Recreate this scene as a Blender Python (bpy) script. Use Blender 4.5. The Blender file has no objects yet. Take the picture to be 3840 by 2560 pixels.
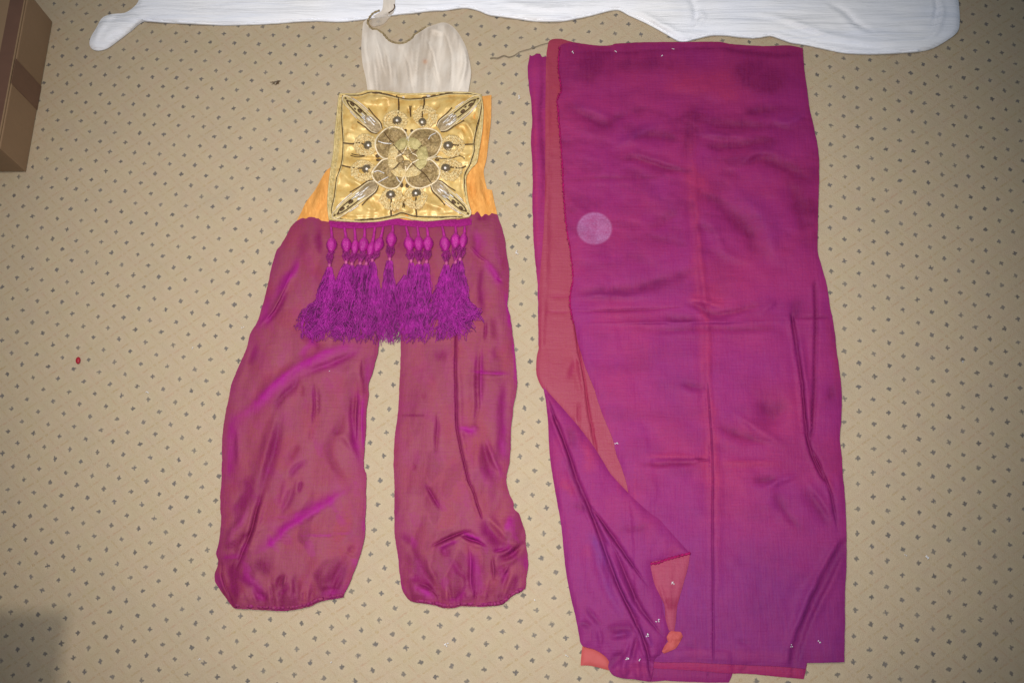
import bpy, math, random
import numpy as np
from mathutils import Matrix, Vector
from mathutils.geometry import delaunay_2d_cdt

# ------------------------------------------------------------------ camera, world, lights
SC = bpy.context.scene
COL = SC.collection
FPX = 4001.5                       # focal length in pixels of the 3840 px wide photograph
CAM = np.array([0.10838, -0.52301, 1.71522])
ROT = np.array([[0.9981785, 0.0, 0.0603305],
                [0.0175962, 0.9565211, -0.2911319],
                [-0.0577074, 0.2916632, 0.9547787]])
cd = bpy.data.cameras.new('camera')
cd.sensor_width = 36.0
cd.lens = 36.0 * FPX / 3840.0
cd.clip_start, cd.clip_end = 0.05, 50.0
cam = bpy.data.objects.new('camera', cd)
COL.objects.link(cam)
M4 = Matrix.Identity(4)
for i in range(3):
    for j in range(3):
        M4[i][j] = ROT[i][j]
    M4[i][3] = CAM[i]
cam.matrix_world = M4
SC.camera = cam

w = bpy.data.worlds.new('World')
SC.world = w
w.use_nodes = True
w.node_tree.nodes['Background'].inputs[0].default_value = (0.72, 0.86, 1.0, 1)
w.node_tree.nodes['Background'].inputs[1].default_value = 0.19
SC.view_settings.view_transform = 'Standard'
SC.view_settings.look = 'None'
SC.view_settings.exposure = 0.0
SC.view_settings.gamma = 1.0


def lamp(name, kind, loc, target, power, colour, size, spot=None, blend=1.0):
    ld = bpy.data.lights.new(name, kind)
    ld.energy = power
    ld.color = colour
    ld.shadow_soft_size = size
    if kind == 'SPOT':
        ld.spot_size = spot
        ld.spot_blend = blend
    o = bpy.data.objects.new(name, ld)
    COL.objects.link(o)
    o.location = loc
    o.rotation_euler = (Vector(target) - Vector(loc)).to_track_quat('-Z', 'Y').to_euler()
    return o


# the camera's flash, a hand's breadth up and left of the lens, and the room's ceiling lamp
flash = lamp('camera_flash', 'SPOT', (CAM[0] - 0.05, CAM[1] + 0.05, CAM[2] + 0.01), (-0.05, -0.02, 0), 124.0,
             (1.0, 0.97, 0.95), 0.018, math.radians(69), 1.0)
room = lamp('room_lamp', 'SPOT', (-0.42, 0.32, 2.35), (-0.22, 0.04, 0), 96.0, (1.0, 0.91, 0.80), 0.05,
            math.radians(66), 1.0)

# ------------------------------------------------------------------ helpers
rng = np.random.RandomState(7)
TAB = rng.rand(8, 256, 256)


def W(px, py, h=0.0):
    """world points on the level z = h seen at photograph pixels px, py"""
    px = np.asarray(px, float); py = np.asarray(py, float); h = np.asarray(h, float)
    d = np.stack([(px - 1920) / FPX, -(py - 1280) / FPX, -np.ones_like(px)], -1) @ ROT.T
    s = (h - CAM[2]) / d[..., 2]
    return CAM + d * s[..., None]


def smooth(t):
    t = np.clip(t, 0, 1)
    return t * t * (3 - 2 * t)


def vnoise(x, y, k=0):
    xi = np.floor(x).astype(int); yi = np.floor(y).astype(int)
    fx = smooth(x - xi); fy = smooth(y - yi)
    t = TAB[k % 8]
    a = t[yi % 256, xi % 256]; b = t[yi % 256, (xi + 1) % 256]
    c = t[(yi + 1) % 256, xi % 256]; d = t[(yi + 1) % 256, (xi + 1) % 256]
    return (a + (b - a) * fx) * (1 - fy) + (c + (d - c) * fx) * fy


def fbm(x, y, k=0, o=3):
    s = 0; a = 1.0; n = 0
    for q in range(o):
        s = s + a * (vnoise(x * 2 ** q + 17 * q, y * 2 ** q + 31 * q, k + q) - 0.5)
        n += a
        a *= 0.5
    return s / n * 2


def cells(x, y, size, stretch, ang, seed):
    """crumple cells: distance gap between nearest two seeds, and a random number per cell"""
    r = np.random.RandomState(seed)
    ca, sa = math.cos(ang), math.sin(ang)
    u = (x * ca + y * sa) / size; v = (-x * sa + y * ca) / (size * stretch)
    u = u + 0.35 * fbm(x / (size * 1.3), y / (size * 1.3), seed % 8, 2)
    v = v + 0.25 * fbm(x / (size * 1.5) + 9, y / (size * 1.5), (seed + 3) % 8, 2)
    iu = np.floor(u).astype(int); iv = np.floor(v).astype(int)
    f1 = np.full(len(x), 9.0); f2 = np.full(len(x), 9.0); idv = np.zeros(len(x))
    t1, t2, t3 = TAB[seed % 8], TAB[(seed + 1) % 8], TAB[(seed + 2) % 8]
    for du in (-1, 0, 1):
        for dv in (-1, 0, 1):
            a = (iu + du) % 256; b = (iv + dv) % 256
            d = np.hypot(iu + du + t1[b, a] - u, iv + dv + t2[b, a] - v)
            m = d < f1
            f2 = np.where(m, f1, np.minimum(f2, d))
            idv = np.where(m, t3[b, a], idv)
            f1 = np.where(m, d, f1)
    return f2 - f1, idv


def ridged(x, y, k=0):
    return 1 - np.abs(2 * vnoise(x, y, k) - 1) ** 0.8


def polydist(P, L, closed=False):
    """distance, signed side and running parameter of points P to polyline L"""
    L = np.asarray(L, float)
    if closed:
        L = np.vstack([L, L[:1]])
    best = np.full(len(P), 1e18); side = np.zeros(len(P)); par = np.zeros(len(P))
    seg = np.hypot(*(L[1:] - L[:-1]).T)
    cum = np.r_[0, np.cumsum(seg)]
    for i in range(len(L) - 1):
        a, b = L[i], L[i + 1]
        ab = b - a
        l2 = max(ab @ ab, 1e-9)
        t = np.clip(((P - a) @ ab) / l2, 0, 1)
        q = P - (a + t[:, None] * ab)
        d = (q ** 2).sum(1)
        m = d < best
        best[m] = d[m]
        side[m] = (ab[0] * q[m, 1] - ab[1] * q[m, 0])
        par[m] = (cum[i] + t[m] * seg[i]) / max(cum[-1], 1e-9)
    return np.sqrt(best), np.sign(side), par


def rimdist(P, L, R=130.0):
    """distance of points P to the closed polyline L, cut off at R"""
    L = np.asarray(L, float)
    o = np.argsort(P[:, 1])
    Q = P[o]
    ys_ = Q[:, 1]
    best = np.full(len(P), R * R)
    for i in range(len(L)):
        a, b = L[i], L[(i + 1) % len(L)]
        i0 = np.searchsorted(ys_, min(a[1], b[1]) - R); i1 = np.searchsorted(ys_, max(a[1], b[1]) + R)
        if i1 <= i0:
            continue
        q = Q[i0:i1]
        m = np.nonzero((q[:, 0] > min(a[0], b[0]) - R) & (q[:, 0] < max(a[0], b[0]) + R))[0]
        if not len(m):
            continue
        q = q[m]
        ab = b - a
        t = np.clip(((q - a) @ ab) / max(ab @ ab, 1e-9), 0, 1)
        e = q - a - t[:, None] * ab
        best[i0 + m] = np.minimum(best[i0 + m], (e ** 2).sum(1))
    d = np.empty(len(P))
    d[o] = np.sqrt(best)
    return d


def inside(P, L):
    L = np.asarray(L, float)
    r = np.zeros(len(P), bool)
    x, y = P[:, 0], P[:, 1]
    for i in range(len(L)):
        x1, y1 = L[i]; x2, y2 = L[(i + 1) % len(L)]
        if y1 == y2:
            continue
        c = ((y1 > y) != (y2 > y)) & (x < (x2 - x1) * (y - y1) / (y2 - y1) + x1)
        r ^= c
    return r


def curve(L, step, closed=False, corner=55):
    """Catmull-Rom through L, corners kept, resampled every step"""
    L = [np.array(p, float) for p in L]
    n = len(L)
    out = []
    rngn = n if closed else n - 1

    def tan(i):
        if closed:
            a, b, c = L[(i - 1) % n], L[i % n], L[(i + 1) % n]
        else:
            a, b, c = L[max(i - 1, 0)], L[i], L[min(i + 1, n - 1)]
        u, v = b - a, c - b
        lu, lv = np.hypot(*u[:2]), np.hypot(*v[:2])
        if lu > 1e-6 and lv > 1e-6 and (u[:2] @ v[:2]) / (lu * lv) < math.cos(math.radians(corner)):
            return None
        return (c - a) * 0.5
    for i in range(rngn):
        a, b = L[i], L[(i + 1) % n]
        d = b - a
        ln = np.hypot(*d[:2])
        k = max(1, int(round(ln / step)))
        ta, tb = tan(i), tan((i + 1) % n if closed else i + 1)
        ta = d if ta is None else ta * min(1, ln / max(np.hypot(*ta[:2]), 1e-6))
        tb = d if tb is None else tb * min(1, ln / max(np.hypot(*tb[:2]), 1e-6))
        for q in range(k):
            t = q / k
            out.append((2 * t ** 3 - 3 * t * t + 1) * a + (t ** 3 - 2 * t * t + t) * ta
                       + (-2 * t ** 3 + 3 * t * t) * b + (t ** 3 - t * t) * tb)
    if not closed:
        out.append(L[-1])
    return np.array(out)


def setp(o, label=None, cat=None, group=None, kind=None):
    for k, v in (('label', label), ('category', cat), ('group', group), ('kind', kind)):
        if v:
            o[k] = v
    return o


def thing(name, px, py, label, cat, group=None, z=0.0):
    o = bpy.data.objects.new(name, None)
    COL.objects.link(o)
    o.location = W(px, py, z)
    o.empty_display_size = 0.05
    return setp(o, label, cat, group)


def mesh_obj(name, V, F, mat, parent=None, flat=False, dye_shade=None, loc=None):
    V = np.asarray(V, float)
    if parent is not None:
        root = parent
        while root.parent is not None:
            root = root.parent
        base = np.array(root.location)
    else:
        base = np.array([V[:, 0].mean(), V[:, 1].mean(), V[:, 2].min()])
    me = bpy.data.meshes.new(name)
    me.from_pydata((V - base).tolist(), [], [tuple(int(q) for q in f) for f in F])
    if not flat:
        me.polygons.foreach_set('use_smooth', [True] * len(me.polygons))
    if dye_shade is not None:
        ca = me.color_attributes.new('dye_shade', 'FLOAT_COLOR', 'POINT')
        d4 = np.ones((len(V), 4)); d4[:, :dye_shade.shape[1]] = dye_shade
        ca.data.foreach_set('color', d4.ravel())
    me.materials.append(mat)
    me.update()
    o = bpy.data.objects.new(name, me)
    COL.objects.link(o)
    if parent is None:
        o.location = base
    else:
        o.parent = parent
    return o


def apply_features(P, feats, h=None, dye_shade=None):
    """feats: (polyline, width, height, dye rgb or None, dye width, mode)"""
    for f in feats:
        L = f[0]; wd = f[1]; a = f[2]
        dy = f[3] if len(f) > 3 else None
        dw = f[4] if len(f) > 4 else wd
        mode = f[5] if len(f) > 5 else 'g'
        L = np.array(L, float)
        R = max(wd, dw) * 4 + 5
        m = (P[:, 0] > L[:, 0].min() - R) & (P[:, 0] < L[:, 0].max() + R) & (P[:, 1] > L[:, 1].min() - R) & (P[:, 1] < L[:, 1].max() + R)
        if not m.any():
            continue
        if len(L) > 2:
            L = curve(L, 12)
        q = P[m]
        wob = (fbm(q[:, 0] / 40, q[:, 1] / 40, 3, 2)) * min(wd, 12) * 0.35
        d, s, t = polydist(q, L)
        ends = smooth(np.minimum(t, 1 - t) / 0.42 + 0.08) if mode != 'full' else smooth(np.minimum(t, 1 - t) / 0.06 + 0.3)
        sd = d * np.where(s == 0, 1, s) + wob
        if h is not None and a:
            if mode in ('L', 'R'):          # an overlap: steep on one side, long slope on the other
                s2 = sd if mode == 'R' else -sd
                p = np.where(s2 > 0, np.exp(-s2 / wd) * smooth(s2 / 5 + 0.5), smooth(s2 / 5 + 0.5))
                h[m] += a * p * ends
            else:
                wv_ = wd * (0.65 + 0.6 * np.sin(np.pi * np.clip(t, 0, 1))) if mode != 'full' else wd
                h[m] += a * (np.exp(-(sd / wv_) ** 2) - 0.38 * np.exp(-((sd - 2.1 * wv_) / (1.3 * wv_)) ** 2)) * ends
        if dye_shade is not None and dy is not None:  # silk tones, with crease shade and fold sheen put into the colour
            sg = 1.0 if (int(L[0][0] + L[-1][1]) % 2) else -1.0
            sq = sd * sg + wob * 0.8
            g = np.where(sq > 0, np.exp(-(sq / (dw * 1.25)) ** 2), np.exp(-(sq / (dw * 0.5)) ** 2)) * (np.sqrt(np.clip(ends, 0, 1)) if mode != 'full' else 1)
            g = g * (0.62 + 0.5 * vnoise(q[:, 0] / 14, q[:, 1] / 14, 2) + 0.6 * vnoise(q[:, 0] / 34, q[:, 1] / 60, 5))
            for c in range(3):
                dye_shade[m, c] += g * dy[c]


def cloth(name, outline, hfun, mat, parent, step=8, under=0.0006, feats=(), fray=0.0, edge=(0.0014, 0.004, 22), smooth_outline=True,
          dyefun=None, holes=(), loc=None, refine=(), seed=0):
    """a sheet of fabric with its own outline, bulge, folds and turned-down rim"""
    r = np.random.RandomState(seed + 11)
    B = curve(outline, step, True) if smooth_outline else np.array(outline, float)
    if fray:
        n = len(B)
        nx = np.roll(B, -1, 0) - np.roll(B, 1, 0)
        nx = np.stack([nx[:, 1], -nx[:, 0]], 1) / np.maximum(np.hypot(*nx.T)[:, None], 1e-6)
        B = B + nx * (fray * (r.rand(n) - 0.5) + fray * 1.2 * fbm(np.arange(n) / 4.0, np.zeros(n) + seed, 1, 2))[:, None]
    x0, y0 = B.min(0); x1, y1 = B.max(0)
    gx, gy = np.meshgrid(np.arange(x0, x1, step), np.arange(y0, y1, step))
    G = np.stack([gx.ravel(), gy.ravel()], 1)
    G[:, 0] += (np.floor((G[:, 1] - y0) / step) % 2) * step * 0.5
    G += (r.rand(*G.shape) - 0.5) * step * 0.25
    G = G[inside(G, B)]
    G = G[rimdist(G, B, step * 2) > step * 0.55]
    extra = []
    for L in refine:
        c = curve(L, step * 0.8)
        t = np.gradient(c, axis=0)
        nn = np.stack([-t[:, 1], t[:, 0]], 1) / np.maximum(np.hypot(*t.T)[:, None], 1e-6)
        for off in (-step * 0.7, -step * 0.3, 0, step * 0.3, step * 0.7):
            extra.append(c + nn * off)
    if extra:
        E_ = np.vstack(extra)
        E_ = E_[inside(E_, B)]
        E_ = E_[rimdist(E_, B, step * 2) > step * 0.5]
        # drop grid points close to refinement points
        key = set(map(tuple, np.round(E_ / (step * 0.7)).astype(int)))
        keep = [tuple(k) not in key for k in np.round(G / (step * 0.7)).astype(int)]
        G = np.vstack([G[np.array(keep)], E_])
    nb = len(B)
    P = np.vstack([B, G])
    res = delaunay_2d_cdt([Vector(p) for p in P], [(i, (i + 1) % nb) for i in range(nb)], [], 1, 1e-4)
    vc, tris = res[0], res[2]
    P = np.array([(v[0], v[1]) for v in vc])
    T = np.array([t for t in tris if len(t) == 3])
    # orientation: pixel y runs down, so flip
    a, b, c = P[T[:, 0]], P[T[:, 1]], P[T[:, 2]]
    area = (b[:, 0] - a[:, 0]) * (c[:, 1] - a[:, 1]) - (b[:, 1] - a[:, 1]) * (c[:, 0] - a[:, 0])
    T[area > 0] = T[area > 0][:, ::-1]
    T = T[np.abs(area) > 1e-3]
    d = rimdist(P, B)
    lo = hfun(P) if hfun else np.zeros(len(P))
    h = lo + edge[0] + edge[1] * (1 - np.exp(-d / edge[2]))
    dye_shade = np.zeros((len(P), 3))
    bump = np.zeros(len(P))
    if dyefun:
        dyefun(P, d, bump, dye_shade)
    apply_features(P, feats, bump, dye_shade)
    rim = smooth(d / (edge[2] * 0.8))
    h = np.maximum(h + bump * (0.15 + 0.85 * rim), lo + 0.0008)
    V = W(P[:, 0], P[:, 1], h)
    # rim: boundary edges
    cnt = {}
    for t in T:
        for q in range(3):
            e = (t[q], t[(q + 1) % 3])
            cnt[e] = cnt.get(e, 0) + 1
    be = [e for e in cnt if (e[1], e[0]) not in cnt]
    bv = sorted({v for e in be for v in e})
    nbv = len(bv)
    mt = {v: len(P) + i for i, v in enumerate(bv)}
    mp = {v: len(P) + nbv + i for i, v in enumerate(bv)}
    Vt = V[bv].copy()
    Vb = V[bv].copy()
    Vb[:, 2] = lo[bv] + under
    F = [tuple(t) for t in T] + [(mt[e[1]], mt[e[0]], mp[e[0]], mp[e[1]]) for e in be]
    V = np.vstack([V, Vt, Vb]); dye_shade = np.vstack([dye_shade, dye_shade[bv], dye_shade[bv]])
    o = mesh_obj(name, V, F, mat, parent, dye_shade=np.clip(dye_shade, 0, 1), loc=loc)

    # height map for whatever is laid on top
    gs = max(step, 3.0)
    nx_ = int((x1 - x0) / gs) + 3; ny_ = int((y1 - y0) / gs) + 3
    sm = np.zeros((ny_, nx_)); ct = np.zeros((ny_, nx_))
    ix = np.round((P[:, 0] - x0) / gs).astype(int) + 1; iy = np.round((P[:, 1] - y0) / gs).astype(int) + 1
    np.add.at(sm, (iy.clip(0, ny_ - 1), ix.clip(0, nx_ - 1)), h); np.add.at(ct, (iy.clip(0, ny_ - 1), ix.clip(0, nx_ - 1)), 1)
    for _ in range(4):
        m = ct == 0
        if not m.any():
            break
        ps = np.pad(sm / np.maximum(ct, 1) * (ct > 0), 1); pc = np.pad((ct > 0).astype(float), 1)
        ss = sum(ps[1 + dy:ny_ + 1 + dy, 1 + dx:nx_ + 1 + dx] for dy in (-1, 0, 1) for dx in (-1, 0, 1))
        cc = sum(pc[1 + dy:ny_ + 1 + dy, 1 + dx:nx_ + 1 + dx] for dy in (-1, 0, 1) for dx in (-1, 0, 1))
        f = m & (cc > 0)
        sm[f] = ss[f] / cc[f]; ct[f] = 1
    gridh = sm / np.maximum(ct, 1)

    def height(Q):
        Q = np.asarray(Q, float)
        l2 = hfun(Q) if hfun else np.zeros(len(Q))
        bb = (Q[:, 0] > x0) & (Q[:, 0] < x1) & (Q[:, 1] > y0) & (Q[:, 1] < y1)
        out = np.array(l2, float)
        if bb.any():
            q = Q[bb]
            ins = inside(q, B)
            fx = ((q[:, 0] - x0) / gs + 1).clip(0, nx_ - 1.001); fy = ((q[:, 1] - y0) / gs + 1).clip(0, ny_ - 1.001)
            jx = fx.astype(int); jy = fy.astype(int); ux = fx - jx; uy = fy - jy
            v = (gridh[jy, jx] * (1 - ux) + gridh[jy, jx + 1] * ux) * (1 - uy) + (gridh[jy + 1, jx] * (1 - ux) + gridh[jy + 1, jx + 1] * ux) * uy
            out[bb] = np.where(ins, v, out[bb])
        return out
    return o, height


def tube_geo(P, rad, n=6, V=None, F=None, flat=1.0, cap=True):
    """append a tube along world points P to lists V, F"""
    P = np.asarray(P, float)
    rad = np.broadcast_to(np.asarray(rad, float), (len(P),))
    if V is None:
        V, F = [], []
    t = np.gradient(P, axis=0)
    t /= np.maximum(np.linalg.norm(t, axis=1)[:, None], 1e-9)
    up = np.array([0, 0, 1.0])
    s = np.cross(t, up)
    ln = np.linalg.norm(s, axis=1)
    s[ln < 1e-3] = (1, 0, 0)
    s /= np.linalg.norm(s, axis=1)[:, None]
    u = np.cross(s, t)
    b0 = len(V)
    for i in range(len(P)):
        for k in range(n):
            a = 2 * math.pi * k / n
            V.append(P[i] + rad[i] * (math.cos(a) * s[i] + flat * math.sin(a) * u[i]))
    for i in range(len(P) - 1):
        for k in range(n):
            k2 = (k + 1) % n
            F.append((b0 + i * n + k, b0 + i * n + k2, b0 + (i + 1) * n + k2, b0 + (i + 1) * n + k))
    if cap:
        F.append(tuple(b0 + k for k in range(n))[::-1])
        F.append(tuple(b0 + (len(P) - 1) * n + k for k in range(n)))
    return V, F


def blob_geo(c, rx, ry, rz, ang=0, nu=12, nv=8, V=None, F=None, lump=0.0, seed=0, below=-0.35):
    """flattened dome sitting at c"""
    if V is None:
        V, F = [], []
    r = np.random.RandomState(seed)
    b0 = len(V)
    ca, sa = math.cos(ang), math.sin(ang)
    for j in range(nv + 1):
        ph = math.pi / 2 - (math.pi / 2 - math.asin(below)) * j / nv
        for i in range(nu):
            th = 2 * math.pi * i / nu
            k = 1 + lump * (r.rand() - 0.5)
            x = rx * math.cos(ph) * math.cos(th) * k; y = ry * math.cos(ph) * math.sin(th) * k; z = rz * math.sin(ph) * k
            V.append(np.array([c[0] + ca * x - sa * y, c[1] + sa * x + ca * y, c[2] + z]))
    for j in range(nv):
        for i in range(nu):
            i2 = (i + 1) % nu
            F.append((b0 + j * nu + i, b0 + (j + 1) * nu + i, b0 + (j + 1) * nu + i2, b0 + j * nu + i2))
    return V, F


def mm(px):
    return px * 0.000455


# ------------------------------------------------------------------ node helper
class NG:
    def __init__(s, name):
        s.m = bpy.data.materials.new(name)
        s.m.use_nodes = True
        s.t = s.m.node_tree
        s.b = s.t.nodes['Principled BSDF']
        s.out = s.t.nodes['Material Output']

    def node(s, ty, **kw):
        n = s.t.nodes.new(ty)
        for k, v in kw.items():
            setattr(n, k, v)
        return n

    def put(s, sock, v):
        if isinstance(v, bpy.types.NodeSocket):
            s.t.links.new(v, sock)
        elif isinstance(v, (tuple, list)) and len(v) == 3 and sock.type == 'RGBA':
            sock.default_value = (*v, 1)
        else:
            sock.default_value = v

    def math(s, op, a, b=0.0, c=None, clamp=False):
        n = s.node('ShaderNodeMath', operation=op, use_clamp=clamp)
        s.put(n.inputs[0], a); s.put(n.inputs[1], b)
        if c is not None:
            s.put(n.inputs[2], c)
        return n.outputs[0]

    def mix(s, f, a, b, bt='MIX'):
        n = s.node('ShaderNodeMix', data_type='RGBA', blend_type=bt)
        s.put(n.inputs[0], f); s.put(n.inputs[6], a); s.put(n.inputs[7], b)
        return n.outputs[2]

    def coord(s, which='Object'):
        return s.node('ShaderNodeTexCoord').outputs[which]

    def vec(s, v, scale=(1, 1, 1), rot=(0, 0, 0)):
        n = s.node('ShaderNodeMapping')
        s.put(n.inputs[0], v)
        n.inputs['Scale'].default_value = scale
        n.inputs['Rotation'].default_value = rot
        return n.outputs[0]

    def noise(s, v, sc, det=3, ro=0.55, dist=0.0, out=0):
        n = s.node('ShaderNodeTexNoise')
        s.put(n.inputs['Vector'], v)
        n.inputs['Scale'].default_value = sc
        n.inputs['Detail'].default_value = det
        n.inputs['Roughness'].default_value = ro
        n.inputs['Distortion'].default_value = dist
        return n.outputs[out]

    def rng(s, v, a, b, c=0.0, d=1.0, sm=False):
        n = s.node('ShaderNodeMapRange', interpolation_type='SMOOTHSTEP' if sm else 'LINEAR')
        n.clamp = True
        s.put(n.inputs[0], v)
        for i, q in enumerate((a, b, c, d)):
            n.inputs[1 + i].default_value = q
        return n.outputs[0]

    def bump(s, hgt, strength=0.3, dist=0.001, prev=None):
        n = s.node('ShaderNodeBump')
        n.inputs['Strength'].default_value = strength
        n.inputs['Distance'].default_value = dist
        s.put(n.inputs['Height'], hgt)
        if prev is not None:
            s.put(n.inputs['Normal'], prev)
        return n.outputs[0]

    def setb(s, **kw):
        for k, v in kw.items():
            s.put(s.b.inputs[k.replace('_', ' ')], v)
        return s.m


def lin(r, g, b):
    return tuple(((c / 255) / 12.92 if c / 255 <= 0.04045 else ((c / 255 + 0.055) / 1.055) ** 2.4) for c in (r, g, b))


# ------------------------------------------------------------------ materials
def mat_carpet():
    g = NG('carpet_pile')
    uv = g.node('ShaderNodeUVMap', uv_map='weave').outputs[0]
    ob = g.coord('Object')
    # slight wander of the woven rows
    wn = g.noise(uv, 0.9, 2, 0.5, out=1)
    wv = g.node('ShaderNodeVectorMath', operation='MULTIPLY_ADD')
    g.put(wv.inputs[0], wn); wv.inputs[1].default_value = (0.10, 0.10, 0); g.put(wv.inputs[2], uv)
    wn2 = g.noise(uv, 6.0, 2, 0.6, out=1)
    wv2 = g.node('ShaderNodeVectorMath', operation='MULTIPLY_ADD')
    g.put(wv2.inputs[0], wn2); wv2.inputs[1].default_value = (0.16, 0.16, 0); g.put(wv2.inputs[2], wv.outputs[0])
    sp = g.node('ShaderNodeSeparateXYZ'); g.put(sp.inputs[0], wv2.outputs[0])
    u = g.math('SUBTRACT', sp.outputs[0], 0.13); v = g.math('SUBTRACT', sp.outputs[1], 0.13)
    s_ = g.math('MULTIPLY', g.math('ADD', u, v), 0.5)
    t_ = g.math('MULTIPLY', g.math('SUBTRACT', u, v), 0.5)
    rs = g.math('ROUND', s_); rt = g.math('ROUND', t_)
    ds = g.math('SUBTRACT', s_, rs); dt = g.math('SUBTRACT', t_, rt)
    di = g.math('ADD', ds, dt)
    dj = g.math('MULTIPLY', g.math('SUBTRACT', ds, dt), 0.807)
    # each tuft cluster a little different
    cb = g.node('ShaderNodeCombineXYZ'); g.put(cb.inputs[0], rs); g.put(cb.inputs[1], rt)
    wh = g.node('ShaderNodeTexWhiteNoise', noise_dimensions='3D'); g.put(wh.inputs[0], cb.outputs[0])
    ws = g.node('ShaderNodeSeparateColor'); g.put(ws.inputs[0], wh.outputs[1])
    di = g.math('ADD', di, g.math('MULTIPLY', g.math('SUBTRACT', ws.outputs[0], 0.5), 0.09))
    dj = g.math('ADD', dj, g.math('MULTIPLY', g.math('SUBTRACT', ws.outputs[1], 0.5), 0.09))
    r2 = g.math('SQRT', g.math('ADD', g.math('MULTIPLY', di, di), g.math('MULTIPLY', dj, dj)))
    ang = g.math('ARCTAN2', dj, di)
    lob = g.math('MULTIPLY', g.math('COSINE', g.math('ADD', g.math('MULTIPLY', ang, 4.0), g.math('MULTIPLY', ws.outputs[2], 1.6))), 0.030)
    en = g.math('MULTIPLY', g.math('SUBTRACT', g.noise(ob, 330, 2, 0.6), 0.5), 0.26)
    rr = g.math('ADD', g.math('SUBTRACT', r2, lob), en)
    dot = g.rng(rr, 0.085, 0.182, 1.0, 0.0, True)
    dot = g.math('MULTIPLY', dot, g.math('ADD', 0.80, g.math('MULTIPLY', ws.outputs[1], 0.25)), clamp=True)
    halo = g.rng(r2, 0.16, 0.46, 0.30, 0.0, True)
    # lattice of broken lines between the clusters
    ls = g.math('ABSOLUTE', g.math('SUBTRACT', g.math('ABSOLUTE', ds), 0.5))
    lt = g.math('ABSOLUTE', g.math('SUBTRACT', g.math('ABSOLUTE', dt), 0.5))
    ads = g.math('ABSOLUTE', ds); adt = g.math('ABSOLUTE', dt)
    l1 = g.math('MULTIPLY', g.rng(ls, 0.010, 0.075, 1, 0, True), g.rng(adt, 0.22, 0.34, 1, 0, True))
    l2 = g.math('MULTIPLY', g.rng(lt, 0.010, 0.075, 1, 0, True), g.rng(ads, 0.22, 0.34, 1, 0, True))
    nd = g.math('SQRT', g.math('ADD', g.math('MULTIPLY', ls, ls), g.math('MULTIPLY', lt, lt)))
    ring = g.rng(g.math('ABSOLUTE', g.math('SUBTRACT', nd, 0.055)), 0.015, 0.05, 0.75, 0, True)
    line = g.math('MAXIMUM', g.math('MAXIMUM', g.math('MULTIPLY', l1, 0.9), g.math('MULTIPLY', l2, 0.6)), ring)
    brk = g.math('MULTIPLY', g.rng(g.noise(ob, 260, 2, 0.6), 0.36, 0.58, 0.30, 1.0), g.rng(g.noise(ob, 26, 2, 0.6), 0.34, 0.62, 0.35, 1.0))
    line = g.math('MULTIPLY', line, brk)
    base = g.mix(g.rng(g.noise(ob, 2.2, 3, 0.5), 0.35, 0.65), (0.460, 0.378, 0.255), (0.490, 0.396, 0.272))
    base = g.mix(g.rng(g.noise(ob, 30, 3, 0.6), 0.35, 0.7), base, (0.48, 0.378, 0.272))
    fine = g.noise(ob, 520, 3, 0.7)
    base = g.mix(g.rng(fine, 0.3, 0.7, 0.0, 0.55), base, g.mix(0.5, base, (0.32, 0.265, 0.17)))
    lc = g.mix(g.rng(g.noise(ob, 45, 1, 0.5), 0.42, 0.6), (0.38, 0.275, 0.14), (0.42, 0.27, 0.18))
    c = g.mix(halo, base, (0.51, 0.432, 0.305))
    c = g.mix(g.math('MULTIPLY', line, 0.8), c, lc)
    # worn and soiled places of their own
    st = g.math('ADD', g.rng(g.noise(ob, 5.5, 4, 0.6), 0.55, 0.75, 0.0, 0.25), g.rng(g.noise(ob, 16, 3, 0.6), 0.55, 0.75, 0.0, 0.16))
    c = g.mix(st, c, (0.34, 0.30, 0.235))
    dc = g.mix(ws.outputs[0], (0.062, 0.064, 0.078), (0.098, 0.098, 0.114))
    c = g.mix(g.math('MULTIPLY', dot, 0.80), c, dc)
    pile = g.noise(ob, 700, 2, 0.6)
    hgt = g.math('ADD', g.math('MULTIPLY', pile, 1.0), g.math('MULTIPLY', g.math('ADD', dot, g.math('MULTIPLY', line, 0.4)), -0.5))
    nb = g.bump(hgt, 0.7, 0.0020)
    nb = g.bump(g.noise(ob, 12, 3, 0.6), 0.3, 0.006, nb)
    return g.setb(Base_Color=c, Roughness=0.95, Normal=nb, Specular_IOR_Level=0.12)


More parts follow.
